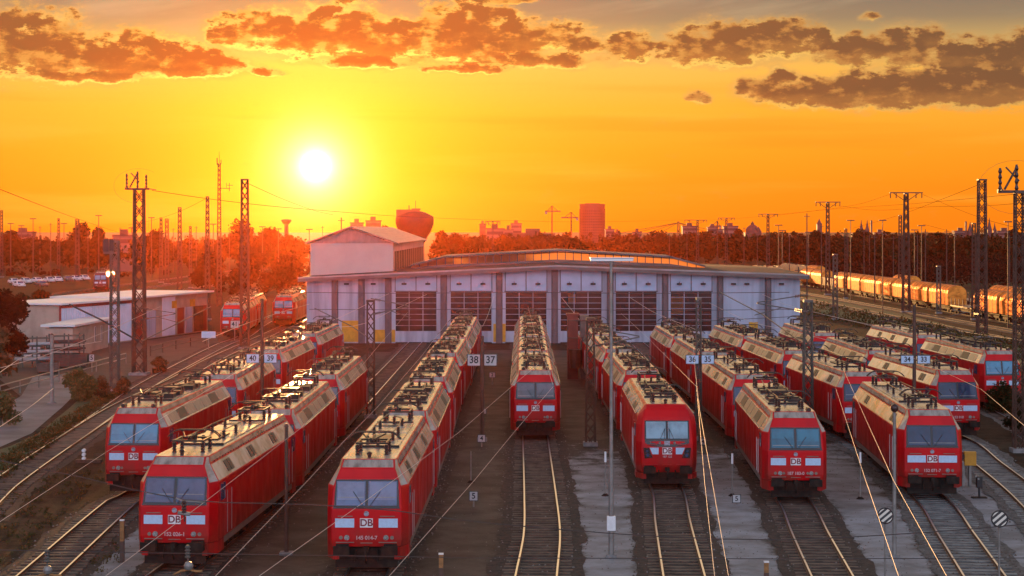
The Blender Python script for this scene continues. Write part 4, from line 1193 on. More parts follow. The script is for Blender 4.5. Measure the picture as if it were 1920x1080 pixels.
# signal head on the short grey mast
o = thing('track_signal', 'dark twin signal heads on the short grey lattice mast', 'signal', (PX(203,139), 139, 0))
m2 = MB(); m2.box(-.35, .05, -.2, .12, PZ(472,139), PZ(448,139)); m2.box(.12, .42, -.2, .12, PZ(470,139), PZ(450,139)); obj('signal_head', m2, M['black'], o)
m2 = MB(); m2.cyl((.2,0,PZ(474,139)),(.45,.1,PZ(474,139)),.05,n=5); m2.box(-.35,.45,-.04,.04,PZ(476,139),PZ(472,139)); obj('bracket', m2, M['mastg'], o)

# ------------------------------------------------------------------ lamp posts
def lamp_post(px, ytop, Y, label, wide=16, m='mast', group='yard lamp posts'):
    s = FP/Y; X = PX(px, Y); h = PZ(ytop, Y)
    t = thing('lamp_post', label, 'lamp post', (X, Y, 0), 0, group)
    r0 = max(.10, .0009*Y*.35)
    p = MB(); p.cyl((0,0,0), (0,0,h), r0, r0*.6, 8); obj('pole', p, M[m], t)
    w = wide/s/2; l = MB(); l.box(-w, w, -.18, .18, h, h+max(.16, 1.6/s)); obj('lamp_head', l, M[m], t, bevel=.03)
    return t
LPS = [(62,411,520,'leftmost'),(185,405,470,''),(284,409,520,''),(20,420,560,''),(40,424,640,''),(120,420,640,''),(247,428,640,''),(400,421,480,''),(492,426,560,''),(580,431,620,''),(522,430,560,''),
       (1655,414,300,''),(1595,414,350,''),(1728,424,330,''),(1890,417,252,''),(1460,423,470,''),(1467,433,560,''),(1715,432,420,''),(1516,436,560,''),(1790,440,420,'')]
refs = ['left of the far thin mast','between the dark far mast and tall switch mast','just right of the tall switch mast','near the left edge','second near the left edge','short, beside the far thin mast','half hidden by the tall switch mast','right of the slim mast','right of the red brown mast','under the sun','left of the sun glow',
        'before the dark trees, between two T masts','second one left of the right hand T mast','right of the right hand T mast','left of the right edge mast','right of the T mast above the tank wagons','tiny, right of the domed church','tiny, above the freight wagons','tiny, by the tall church tower','tiny, left of the tallest right mast']
for (px, yt, Y, _), rf_ in zip(LPS, refs):
    lamp_post(px, yt, Y, f'slim lamp post with flat T head, {rf_}', 14 if px > 1400 else 12)
# thin poles over the yard right of the shed
POLES = [(1513,400,300),(1640,440,340),(1735,430,330),(1497,500,240),(1480,440,420),(1620,430,430),(1540,420,400),(1345,430,600),(1395,426,560),(1420,434,565),(1590,436,500),(1630,441,470),(1675,443,440),(1720,440,410),(1775,430,380),(1850,434,350),(1893,440,330),(1255,436,640),(1288,430,620)]
LPOLES = [(75,424,560),(95,418,500),(165,432,560),(225,426,600),(270,432,600),(325,428,580),(368,424,520),(430,430,600),(475,428,620),(605,424,640),(640,408,300)]
for lst, lab, gr in ((sorted(POLES), 'thin bare pole right of the tower block', 'thin bare poles at right'), (sorted(LPOLES), 'thin bare pole left of the water tower', 'thin bare poles at left')):
    for i, (px, yt, Y) in enumerate(lst):
        t = thing('thin_pole', f'{lab}, {ORD[i]} of these from the left', 'pole', (PX(px, Y), Y, 0), 0, gr)
        m2 = MB(); m2.cyl((0,0,0), (0,0,PZ(yt,Y)), .13, .08, 6); obj('shaft', m2, M['mast'], t)
        m2 = MB(); m2.box(-.5,.5,-.06,.06,PZ(yt,Y)-.5,PZ(yt,Y)-.42); obj('arm', m2, M['mast'], t)
# foreground lamp post with wide tube fitting
Yp = FP*HC/(1045-HOR)
t = thing('lamp_post', 'tall grey pole in the middle foreground carrying a long horizontal tube lamp', 'lamp post', (PX(1146,Yp), Yp, 0))
h = PZ(490, Yp)
m2 = MB(); m2.cyl((0,0,0),(0,0,3.6),.11,.10,12); m2.cyl((0,0,3.6),(0,0,h),.075,.055,12); obj('pole', m2, M['pole'], t)
m2 = MB(); m2.box(-.82,.86,-.14,.14,h,h+.10); m2.box(-.84,.88,-.17,.17,h+.10,h+.15); obj('lamp_head', m2, M['alu'], t, bevel=.02)
m2 = MB(); m2.box(-.17,.17,-.11,.11,1.05,1.62); m2.box(-.05,.05,-.13,-.11,1.2,1.5,0); obj('switch_box', m2, M['white'], t, bevel=.02)
m2 = MB(); m2.box(-.2,.2,-.2,.2,-.01,.12); obj('base', m2, M['concrete'], t)
t = thing('pole_signal', 'slender grey pole with a dark ball on top, in front of the wide panel locomotive', 'pole', (PX(1677,Yp), Yp, 0))
h = PZ(766, Yp)
m2 = MB(); m2.cyl((0,0,0),(0,0,h),.085,.06,12); obj('pole', m2, M['pole'], t)
m2 = MB(); m2.lathe((0,-.02,0), [(.03,h-.16),(.13,h-.08),(.16,h+.02),(.13,h+.12),(.03,h+.19)], 14); obj('ball_head', m2, M['insul'], t, smooth=True)
m2 = MB(); m2.box(-.18,.18,-.18,.18,-.01,.10); obj('base', m2, M['concrete'], t)
for px, py0, py1, lab in ((97,757,628,'plain grey pole standing at the lane edge by the bush'),(537,1040,800,'dark brown pole between the two front rows at lower left')):
    Y = FP*HC/(py0-HOR); t = thing('plain_pole', lab, 'pole', (PX(px,Y), Y, 0)); h = PZ(py1, Y)
    m2 = MB(); m2.cyl((0,0,0),(0,0,h),.15 if px < 200 else .09,.12 if px < 200 else .07,10); obj('shaft', m2, M['pole'] if px < 200 else M['mast'], t)
    m2 = MB(); m2.box(-.25,.25,-.25,.25,-.01,.12); obj('base', m2, M['concrete'], t)
    m2 = MB(); m2.cyl((0,0,h),(0,0,h+.12),.16 if px < 200 else .1,.05,10); obj('cap', m2, M['mast'], t)

# ------------------------------------------------------------------ number boards
def board(px, py, Y, text, w=.78, h=.66, label='', dark=False, post=True, pxp=None):
    X = PX(px, Y); z = PZ(py, Y)
    t = thing('number_board', label, 'number board', (X, Y, 0), 0, 'number boards of the yard')
    b = MB(); b.box(-w/2, w/2, -.03, .03, z-h/2, z+h/2); obj('board', b, M['panel'] if text in ('36','35','34','33','40','39') else M['board'], t)
    f_ = MB()
    for x0, x1, z0, z1 in ((-w/2-.03,w/2+.03,z+h/2,z+h/2+.03),(-w/2-.03,w/2+.03,z-h/2-.03,z-h/2),(-w/2-.03,-w/2,z-h/2,z+h/2),(w/2,w/2+.03,z-h/2,z+h/2)): f_.box(x0, x1, -.035, .03, z0, z1)
    obj('board_frame', f_, M['black'], t)
    text_obj('lettering', text, h*.92, M['ink'], t, (0, -.034, z), sx=1.0 if len(text) == 1 else .92)
    if post:
        p = MB(); p.cyl((0,.06,0),(0,.06,z-h/2+.1),.045,n=8); obj('post', p, M['pole'], t)
    return t
YN = 116.5
board(888.5, 675, YN, '38', .74, .66, 'white track board reading 38, left of the 37 board', post=False)
board(919.5, 675, YN, '37', .74, .66, 'white track board reading 37 between the third row and centre row', post=False)
board(1298, 674, YN, '36', .74, .50, 'blue white track board reading 36 on the mast before the right gates', post=False)
board(1327, 674, YN, '35', .74, .50, 'blue white track board reading 35 beside the 36 board', post=False)
board(1701, 674, YN, '34', .74, .46, 'pale blue track board reading 34 above the right locomotives', post=False)
board(1732, 674, YN, '33', .74, .46, 'pale blue track board reading 33 above the right locomotives', post=False)
board(474, 672, YN, '40', .74, .5, 'track board reading 40 above the leftmost row of locomotives', post=False)
board(507, 672, YN, '39', .74, .5, 'track board reading 39 above the leftmost row of locomotives', post=False)
for px, lab, yt in ((904,'dark post carrying the 38 and 37 boards',630),(1715,'brown post carrying the 34 and 33 boards',572),(491,'dark post carrying the 40 and 39 boards',560)):
    t = thing('sign_post', lab, 'post', (PX(px,YN), YN+.12, 0), 0, 'posts carrying track boards'); h = PZ(yt, YN)
    m2 = MB(); m2.cyl((0,0,0),(0,0,h),.12,.10,10); obj('shaft', m2, M['mast'], t)
    m2 = MB(); m2.box(-.95,.95,-.05,.0,PZ(677,YN),PZ(673,YN)); m2.box(-.95,.95,-.05,.0,PZ(668,YN),PZ(665,YN)); obj('bracket', m2, M['mast'], t)
    m2 = MB(); m2.box(-.3,.3,-.3,.3,-.01,.2); obj('base', m2, M['concrete'], t)
t = thing('sign_post', 'bracket carrying the 36 and 35 boards', 'post', (PX(1312,YN), YN+.3, 0), 0, 'posts carrying track boards')
m2 = MB(); m2.box(-.9,.9,-.3,-.25,PZ(676,YN),PZ(672,YN)); obj('bracket', m2, M['mast'], t)
m2 = MB(); m2.cyl((0,-.1,0),(0,-.1,PZ(670,YN)),.05,n=6); obj('shaft', m2, M['mast'], t)
board(888, 930, FP*HC/(951-HOR), '5', .36, .40, 'small white ground board reading 5 in the dirt left of the open track')
board(903, 822, FP*HC/(838-HOR), '4', .42, .40, 'small white ground board reading 4 behind the 5 board')
board(906, 771, FP*HC/(790-HOR), '3', .40, .34, 'faint small ground board behind the 4 board')
board(923, 703, FP*HC/(722-HOR), '2', .46, .40, 'small dark framed board below the 37 board')
board(1381, 935, FP*HC/(946-HOR), '5', .34, .34, 'small grey ground board beside the teal windowed locomotive')
board(1318, 828, FP*HC/(848-HOR), '4', .34, .34, 'small grey board right of the rounder locomotive')
board(440, 608, 222, '41', .9, .8, 'white track board reading 41 in front of the far left locomotive', post=True)
board(172, 671, FP*HC/(698-HOR), '5', .42, .6, 'small white board on a post at the lane by the hut')
t = thing('blank_board', 'small white blank board low beside the far left locomotive', 'board', (PX(391,205),205,0)); z = PZ(627,205)
m2 = MB(); m2.box(-.75,.75,-.04,.04,z-.38,z+.32); obj('board', m2, M['panel'], t); m2 = MB(); m2.cyl((0,.05,0),(0,.05,z-.2),.05); obj('post', m2, M['pole'], t)
# stakes, posts, ground signals
def stake(px, yb, yt, label, m='pole', r=.035, head=True):
    Y = FP*HC/(yb-HOR); t = thing('marker_stake', label, 'stake', (PX(px,Y), Y, 0), 0, 'thin marker stakes'); h = PZ(yt, Y)
    m2 = MB(); m2.cyl((0,0,0),(0,0,h),r,r*.8,8); obj('rod', m2, M[m], t)
    m2 = MB(); m2.cyl((0,0,0),(0,0,.12),.22,.08,8); obj('foot', m2, M['dark'], t)
    if head: m2 = MB(); m2.cyl((0,0,h-.5),(0,0,h),.06,.05,8); obj('head', m2, M['white'], t)
stake(1135,930,847,'thin white tipped stake left of the tall lamp pole'); stake(1373,930,850,'thin white tipped stake beside the teal windowed locomotive')
stake(1613,936,848,'thin white tipped stake between the two right hand front locomotives'); stake(883,905,846,'thin pale stake behind the 5 board', head=False)
for px, yb, yt, lab in ((229,1055,974,'ochre topped post beside the big left locomotive'),(827,1092,1037,'ochre post at the bottom edge left of the open track'),(1437,1095,1052,'dark ochre post at the bottom edge between two tracks')):
    Y = FP*HC/(yb-HOR); h = PZ(yt, Y); t = thing('marker_post', lab, 'post', (PX(px,Y), Y, 0), 0, 'ochre marker posts')
    m2 = MB(); m2.box(-.085,.085,-.07,.07,0,h*.5); obj('lower_half', m2, M['mast'], t, bevel=.01)
    m2 = MB(); m2.box(-.08,.08,-.065,.065,h*.5,h-.05); obj('upper_half', m2, M['postwood'], t, bevel=.01)
    m2 = MB(); m2.box(-.09,.09,-.075,.075,h-.05,h); obj('cap', m2, M['white'], t)
M['stripe'] = None
def stripe_mat():
    m = bpy.data.materials.new('black_white_stripes'); m.use_nodes = True; tt = m.node_tree; b = tt.nodes['Principled BSDF']
    tcn = tt.nodes.new('ShaderNodeTexCoord'); sp = tt.nodes.new('ShaderNodeSeparateXYZ'); tt.links.new(tcn.outputs['Object'], sp.inputs[0])
    v = (NX(tt, sp.outputs[0])*-.62+NX(tt, sp.outputs[1])*.78)
    f_ = (v*6.6+10.25)._m('FRACT').step(.47,.53)
    tt.links.new(mix(tt, f_, (.02,.02,.02), (.62,.58,.48)), b.inputs['Base Color']); b.inputs['Roughness'].default_value = .6; return m
SM = stripe_mat()
for px, py, Y, lab in ((1660,967,64.0,'round black and cream striped disc left of the slender pole'),(1874,973,61.0,'round black and cream striped disc at lower right over the gravel')):
    z = PZ(py, Y); t = thing('striped_disc', lab, 'disc sign', (PX(px,Y), Y, 0), 0, 'striped disc signs')
    m2 = MB(); m2.cyl((0,0,-.02),(0,0,.02),.235,n=28); d_ = obj('disc', m2, SM, t); d_.rotation_euler = (pi/2-.25,0,0); d_.location = (0,0,z)
    m2 = MB(); m2.tube([(.25*cos(2*pi*i/20),.25*sin(2*pi*i/20),0) for i in range(21)], .03, 6); e_ = obj('rim', m2, M['black'], t); e_.rotation_euler = (pi/2-.25,0,0); e_.location = (0,0,z)
    m2 = MB(); m2.cyl((0,.04,0),(0,.04,z-.2),.035,n=8); obj('post', m2, M['pole'], t)
# buffer stop at right
Y = FP*HC/(912-HOR); t = thing('buffer_stop', 'yellow topped buffer stop with grey uprights right of the wide panel locomotive', 'buffer stop', (PX(1811,Y), Y, 0))
m2 = MB()
for x in (-.42,-.14,.2): m2.box(x-.06,x+.06,-.1,.1,0,1.25)
obj('upright', m2, M['pole'], t); m2 = MB(); m2.box(-.1,.5,-.14,.14,1.05,1.75); obj('yellow_head', m2, M['yellow'], t, bevel=.03)
m2 = MB(); m2.cyl((-.3,0,1.5),(-.3,-.2,1.5),.2,n=12); m2.cyl((-.3,0,1.1),(-.3,0,1.5),.06); obj('lamp', m2, M['insul'], t)
Y = FP*HC/(934-HOR); t = thing('ground_signal', 'small dark ground signal on the light gravel at right', 'ground signal', (PX(1836,Y), Y, 0))
m2 = MB(); m2.cyl((0,0,0),(0,0,.55),.05,n=8); m2.box(-.14,.14,-.12,.12,.5,1.05); obj('signal_body', m2, M['black'], t, bevel=.03)
m2 = MB(); m2.cyl((-.06,-.02,.95),(-.06,-.16,.95),.06); m2.box(-.2,-.08,-.05,.05,1.0,1.1); obj('lamp', m2, M['lamp'], t); m2 = MB(); m2.box(-.35,.35,-.2,.2,-.01,.06); obj('base', m2, M['dark'], t)
Y = 60.5; t = thing('point_machine', 'rusty point lever box beside the right foreground rail', 'point machine', (PX(1858,Y), Y, 0))
m2 = MB(); m2.box(-.22,.22,-.3,.3,0,.4); obj('housing', m2, M['rust'], t, bevel=.04); m2 = MB(); m2.cyl((.0,0,.4),(.02,0,1.0),.06); m2.cyl((.02,0,1.0),(.02,-.02,1.25),.11,.09); obj('lever', m2, M['postwood'], t)
m2 = MB(); m2.cyl((.0,0,.62),(.0,0,.9),.1); obj('collar', m2, M['pole'], t)
# turnout lever at left
Y = FP*HC/(868-HOR); t = thing('point_lever', 'point lever with white striped weight beside the left turnout', 'point lever', (PX(160,Y), Y, 0))
m2 = MB(); m2.box(-.5,.9,-.2,.2,.02,.2); m2.cyl((-.1,0,.2),(-.1,0,.75),.05); m2.box(.5,1.6,-.06,.06,.4,.5); obj('lever_frame', m2, M['rust'], t)
m2 = MB(); 
for i in range(3): m2.cyl((-.08+.0*i,-.12,.25+i*.22),(-.08,.12,.25+i*.22),.10,n=12)
obj('weight', m2, M['white'], t)
# ================================================================== overhead wires
def wire(name, pts, r, m, label, sag=0.0, group='overhead wires'):
    mb = MB(); mb.tube(pts, r, 5); o = obj(name, mb, m); tag(o, label, 'wire', group); return o
def wpts(px, z=5.75): return [P(x, y, z) for x, y in px]
CW = [('bright contact wire crossing the big lower left locomotive towards the shed', [(198,1080),(380,944),(561,805),(643,728),(705,654),(764,586)]),
 ('bright contact wire running between the two front rows at left', [(404,1080),(578,900),(643,829),(707,764),(790,668),(842,600)]),
 ('bright contact wire crossing the third row front up to the centre locomotive', [(486,1080),(680,943),(860,811),(966,719),(1010,682)]),
 ('bright contact wire over the dirt, kinked at the centre locomotive windscreen', [(730,1080),(890,900),(970,803),(1037,725)]),
 ('short wire from the centre locomotive window up to the middle gate', [(1037,722),(1030,700),(1006,636),(990,575)]),
 ('bright contact wire across the leftmost locomotive front', [(-20,991),(0,978),(200,847),(300,786),(430,706),(560,622)]),
 ('left one of the twin bright wires right of the rounder locomotive', [(1340,1080),(1321,900),(1306,725)]),
 ('wire slanting from the twin wires up left to the gates', [(1306,725),(1214,633),(1165,588)]),
 ('right one of the twin bright wires right of the rounder locomotive', [(1366,1080),(1335,900),(1312,770),(1303,690),(1299,640)]),
 ('left bright wire hanging before the wide panel locomotive', [(1685,1080),(1623,900),(1567,728)]),
 ('right bright wire hanging before the wide panel locomotive', [(1775,1080),(1675,900),(1605,745),(1580,690)]),
 ('bright wire at the right edge passing the dark windowed locomotive', [(1930,806),(1840,730),(1755,690),(1640,640)])]
for lab, q in CW: wire('contact_wire', wpts(q), .0062, M['wire'], lab)
SAG = [('glinting sagging wire before the left white wall', [(560,625,170),(640,594,180),(700,564,190),(735,548,210)]),
 ('glinting beaded wire before the first gate door', [(545,612,165),(660,612,175),(740,580,195),(800,552,214)]),
 ('glinting beaded wire between second and third gates', [(905,612,180),(915,590,190),(926,556,214)]),
 ('sagging wire before the fourth gate', [(1053,558,210),(1075,585,190),(1100,618,170)]),
 ('sagging bright wire before the fifth gate', [(1180,557,210),(1225,585,195),(1290,612,175),(1335,630,160)]),
 ('sagging bright wire along the blue wall', [(1330,568,215),(1375,590,195),(1420,607,180),(1475,618,165),(1560,640,150)]),
 ('bright wire from the blue wall end towards the right', [(1430,552,215),(1470,570,210),(1530,586,200),(1640,612,170),(1760,640,150)]),
 ('long bright wire along the grass right of the shed', [(1500,562,330),(1600,592,300),(1700,607,270),(1930,640,200)]),
 ('second long bright wire along the grass right of the shed', [(1520,584,240),(1620,606,220),(1770,630,190),(1930,668,150)]),
 ('wire slanting over the rails left of the sun glow', [(380,640,120),(480,600,150),(580,570,180)]),
 ('wire sloping across the pale corrugated shed', [(0,690,100),(80,668,110),(190,625,130),(300,575,160)]),
 ('lower wire sloping across the lane at left', [(0,698,90),(60,664,105),(190,640,120)]),
 ('wire across the lane at the left edge', [(0,800,90),(60,760,110),(100,728,130)])]
for lab, q in SAG: wire('catenary_wire', catmull([PW(*a) for a in q], 4), .016, M['wire'], lab)
SKY = [('dark wire descending from the left edge across the low sky', [(-20,347,110),(85,388,170),(145,410,230),(240,442,380)], .035),
 ('long faint wire from the switch mast across the sky under the sun', [(285,357,170),(400,374,190),(560,391,260),(800,408,380),(1090,416,560),(1300,412,760)], .04),
 ('wire from the red brown mast dropping under the sun', [(463,343,201),(530,373,250),(590,395,300),(625,403,340)], .035),
 ('wire between the slim left mast and its farther neighbours', [(389,371,273),(340,395,350),(290,412,430),(240,422,500)], .035),
 ('wire from the tallest right mast down to the left', [(1836,346,221),(1770,372,260),(1690,402,330),(1600,428,420)], .035),
 ('upper wire joining the right T masts to the edge', [(1440,404,520),(1552,393,395),(1620,388,360),(1699,383,323),(1800,374,250),(1925,362,180)], .03),
 ('lower wire joining the right T masts to the edge', [(1552,383,395),(1640,394,350),(1740,388,300),(1840,386,250),(1925,380,190)], .03),
 ('wire from the right hand T mast arm towards the middle T mast', [(1669,364,323),(1610,383,360),(1552,392,395),(1440,405,560),(1310,414,680)], .03),
 ('wire from the T mast arm falling to the right edge', [(1729,364,323),(1790,390,270),(1850,412,230),(1925,432,180)], .03),
 ('guy wire from the middle mast down to the tracks', [(1730,420,320),(1775,432,300),(1800,440,280)], .03)]
for lab, q, r in SKY: wire('overhead_wire', catmull([PW(*a) for a in q], 8), r*.6, M['swire'], lab)
DG = [('thick dark diagonal stay across the pale corrugated shed', [(130,571,150),(190,600,148),(260,640,146)], .07),
 ('dark diagonal stay from the blue wall to the locomotives', [(1350,548,200),(1430,590,160),(1500,640,130)], .05),
 ('dark stay along the left wall of the shed', [(590,578,205),(660,612,190),(700,640,170)], .05),
 ('dark brace left of the far left locomotive', [(265,640,146),(330,608,160),(395,575,180)], .045)]
for lab, q, r in DG: wire('stay_wire', [PW(*a) for a in q], r, M['dwire'], lab)
# cross spans
YC = 47.0
up = [(-60,850),(60,876),(155,895),(345,937),(580,946),(745,958),(860,975),(1080,995),(1240,1006),(1460,1012),(1740,998),(1980,978)]
wire('span_wire', catmull([PW(x, y, YC) for x, y in up], 1.0), .013, M['dwire'], 'upper dark cross span wire sagging over the near tracks')
wire('span_wire', [PW(x, y, YC) for x, y in ((-60,1030),(250,1036),(900,1046),(1500,1048),(1980,1046))], .011, M['dwire'], 'lower dark cross span wire along the bottom of the view')
wire('span_wire', catmull([PW(x, y, 205) for x, y in ((560,548),(760,550),(960,548),(1200,550),(1480,548))], 3), .035, M['dwire'], 'dark span wire along the tops of the gate doors')
wire('span_wire', catmull([PW(x, y, 200) for x, y in ((580,580),(760,581),(960,579),(1200,582),(1510,580))], 3), .03, M['dwire'], 'dark span wire across the middle of the gate doors')
wire('span_wire', catmull([PW(x, y, 195) for x, y in ((1110,612),(1250,606),(1400,598),(1560,590))], 3), .03, M['dwire'], 'dark span wire low across the blue wall')
for i, (px, py, lab) in enumerate(((345,938,'upper hanging insulator fitting in front of the big left locomotive'),(352,1022,'lower hanging insulator with ochre yoke in front of the big left locomotive'),(88,1030,'hanging insulator with ochre yoke over the lower left track'))):
    a = PW(px, py, YC-.05)
    t = thing('hanging_insulator', lab, 'insulator', tuple(a), 0, 'insulators on the near cross span')
    m2 = MB(); insulator(m2, 0, 0, -.32, .32, .075); m2.cyl((0,0,-.3),(.02,0,-.52),.02,n=6); obj('insulator_body', m2, M['insul'] if i == 0 else M['mastg'], t)
    if i: 
        m2 = MB(); m2.tube([(-.34,0,-.72),(-.16,0,-.63),(.02,0,-.60),(.2,0,-.64),(.36,0,-.64)], .03, 6); obj('yoke', m2, M['postwood'], t)
        m2 = MB(); m2.lathe((.02,0,0), [(.03,-.62),(.10,-.58),(.12,-.5),(.08,-.42),(.03,-.4)], 10); obj('clamp', m2, M['pole'], t)
    else:
        m2 = MB(); m2.cyl((-.15,0,-.3),(.15,0,-.34),.05,n=8); m2.tube([(-.2,0,.05),(.0,0,-.02),(.5,0,-.05)], .018, 5); obj('clamp', m2, M['pole'], t)
# hinged cantilevers on some masts over the rows (steel arms with insulators)
for i, (px, py, Y, dxm, lab) in enumerate(((1515,585,120.5,-3.2,'cantilever arm reaching left from the dark mast under the blue wall'),(1841,590,220,-3.5,'cantilever arm of the tallest right mast'),(695,590,130.5,2.6,'cantilever arm of the stout red brown mast'),(261,600,169.5,3.2,'cantilever arm of the switch mast above the left track'),(1107,650,109.5,2.8,'cantilever arm of the lattice mast in the open yard'))):
    a = PW(px, py, Y); t = thing('cantilever_arm', lab, 'cantilever', tuple(a), 0, 'cantilever arms')
    m2 = MB(); m2.cyl((0,0,0),(dxm,0,.55),.04,n=6); m2.cyl((0,0,1.1),(dxm,0,.6),.035,n=6); m2.cyl((dxm*.5,0,.28),(dxm*1.05,0,-.2),.03,n=6); obj('tubes', m2, M['mastg'], t)
    m2 = MB()
    for z0, z1 in ((0,.55),(1.1,.6)):
        for k in range(5):
            u = .12+.03*k; m2.cyl((dxm*u,0,z0+(z1-z0)*u),(dxm*(u+.012),0,z0+(z1-z0)*(u+.012)),.10,n=8)
    obj('insulator', m2, M['insul'], t)

# ================================================================== freight wagons
M['wagon'] = mat('silver_brown_wagon_side', (.85,.33,.06), .52, metal=.6, spec=.3, col2=(.45,.15,.03), vscale=.7, stretch=(1,.6,2))  # low-sun glow put into the orange base colour and tinted sheen
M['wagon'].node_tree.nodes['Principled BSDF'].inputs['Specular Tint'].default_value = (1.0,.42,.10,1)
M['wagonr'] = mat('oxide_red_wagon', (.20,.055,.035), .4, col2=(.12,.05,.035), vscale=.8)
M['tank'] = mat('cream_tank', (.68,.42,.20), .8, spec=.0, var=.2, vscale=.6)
def wagon(kind):
    t = thing('freight_wagon', '', 'freight wagon'); L = 13.2
    b = MB()
    if kind == 'round':
        prof = [(-1.42,1.1),(1.42,1.1),(1.46,2.9)]
        for i in range(1, 8): a_ = pi*i/8; prof.append((1.46*cos(a_)*1.0, 2.9+1.25*sin(a_)))
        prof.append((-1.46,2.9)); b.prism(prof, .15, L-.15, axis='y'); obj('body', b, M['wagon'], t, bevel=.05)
        for i in range(7):
            k = MB(); y = .6+i*2.0; p2 = [(x*1.012, 1.1+(z-1.1)*1.012) for x, z in prof]; k.prism(p2, y-.06, y+.06, axis='y'); obj('rib', k, M['wagonr'], t)
    elif kind == 'open':
        b.box(-1.4,1.4,.1,L-.1,1.1,1.3); 
        for s in (-1, 1): b.box(*sorted((s*1.32,s*1.42)),.1,L-.1,1.3,2.7)
        b.box(-1.32,1.32,.1,.2,1.3,2.7); b.box(-1.32,1.32,L-.2,L-.1,1.3,2.7); obj('body', b, M['wagonr'], t)
        for i in range(8):
            k = MB(); y = .3+i*1.78; 
            for s in (-1, 1): k.box(*sorted((s*1.42,s*1.5)),y,y+.14,1.15,2.7)
            obj('rib', k, M['wagonr'], t)
    elif kind == 'tank':
        b.cyl((0,.2,2.45),(0,L-.2,2.45),1.38,n=24); obj('tank', b, M['tank'], t, smooth=False); k = MB(); k.cyl((0,L/2,3.7),(0,L/2,4.05),.4,n=14); k.box(-.25,.25,1,L-1,3.84,3.9); obj('walkway', k, M['mast'], t)
    else:
        b.box(-1.4,1.4,.1,L-.1,1.05,1.25); obj('body', b, M['wagonr'], t)
        for i in range(6):
            k = MB(); 
            for s in (-1, 1): k.box(*sorted((s*1.32,s*1.42)),.5+i*2.4,.65+i*2.4,1.25,2.3)
            obj('stanchion', k, M['mast'], t)
    u = MB(); u.box(-1.1,1.1,.0,L,.82,1.04); u.box(-.9,.9,4,9,.4,.82); obj('underframe', u, M['dark'], t)
    for yb in (1.9, L-1.9):
        k = MB()
        for dy in (-.9,.9):
            for s in (-1,1): k.cyl((s*.7,yb+dy,.46),(s*.85,yb+dy,.46),.46,n=14)
        for s in (-1,1): k.box(*sorted((s*.9,s*1.05)),yb-1.4,yb+1.4,.42,.72)
        obj('bogie', k, M['dark'], t)
    k = MB()
    for s in (-1,1):
        for yy, e in ((0,-.5),(L,.5)): k.cyl((s*.87,yy,.93),(s*.87,yy+e*.9,.93),.10,.17,10)
    obj('buffer', k, M['dark'], t)
    return t
WP = {k: wagon(k) for k in ('round','open','tank','flat')}; wused = set()
def put_wagon(kind, x, y, rz, lab):
    if kind not in wused: o = WP[kind]; wused.add(kind)
    else: o = dup(WP[kind])
    o.location = (x, y, RT-.02); o.rotation_euler = (0,0,rz); o['label'] = lab; o['group'] = 'freight wagons right of the shed'
def line_x(y, x0, y0, x1, y1): return x0+(x1-x0)*(y-y0)/(y1-y0)
seq = ['round','round','round','flat','round','round','round','round','round','round','round','open','round','round']
y = 238.0
for i, kd in enumerate(seq):
    x = line_x(y, 69.3,214,65.3,620); rz = -atan2(65.3-69.3, 406)
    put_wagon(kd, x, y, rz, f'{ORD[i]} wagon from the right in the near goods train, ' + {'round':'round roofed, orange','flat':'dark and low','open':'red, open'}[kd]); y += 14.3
seq2 = [('flat',300),('flat',314.3),('round',285.7),('flat',328.6),('flat',342.9),('round',357.2),('flat',371.5),('open',385.8),('open',400.1),('open',414.4),('open',428.7),('open',443),('round',457.3),('tank',471.6),('tank',485.9),('tank',500.2),('open',514.5),('open',528.8)]
for i, (kd, y) in enumerate(sorted(seq2, key=lambda a: a[1])):
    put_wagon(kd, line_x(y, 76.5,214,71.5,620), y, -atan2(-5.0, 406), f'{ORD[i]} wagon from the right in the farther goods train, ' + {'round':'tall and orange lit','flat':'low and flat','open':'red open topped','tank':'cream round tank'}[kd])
# two pale closed wagons seen over the shed's right roof
put_wagon('tank', PX(1432,470), 470, .05, 'cream tank wagon above the right end of the shed roof'); put_wagon('tank', PX(1462,455), 455, .05, 'second cream tank wagon above the right end of the shed roof')
# older red locomotives far left
for i, (px, pyb, rz, lab) in enumerate(((436,634,.06,'red locomotive far left behind the 41 board, washed by the sun glow'),(188,547,.12,'distant dark red locomotive beside the white parked cars'))):
    p = P(px, pyb); o = dup(PROTO['grilled']); o.location = p; o.rotation_euler = (0,0,rz); o['label'] = lab; o['group'] = 'red electric locomotives parked in rows'
    if i == 1:
        for c in o.children:
            if c.name.startswith('body'): c.material_slots[0].link = 'OBJECT'; c.material_slots[0].material = mat('dull_dark_red_paint', (.16,.012,.010), .5, var=.3)
    if i == 0:
        o2 = dup(PROTO['vented']); o2.location = p+Vector((-sin(rz)*19.3, cos(rz)*19.3, 0)); o2.rotation_euler = (0,0,rz); o2['label'] = 'second red locomotive behind the far left one with the 41 board'; o2['group'] = o['group']
        o3 = dup(PROTO['grilled']); o3.location = (-29.9, 251.0, RT); o3.rotation_euler = (0,0,.005); o3['label'] = 'red locomotive in the glow just left of the shed corner'; o3['group'] = o['group']
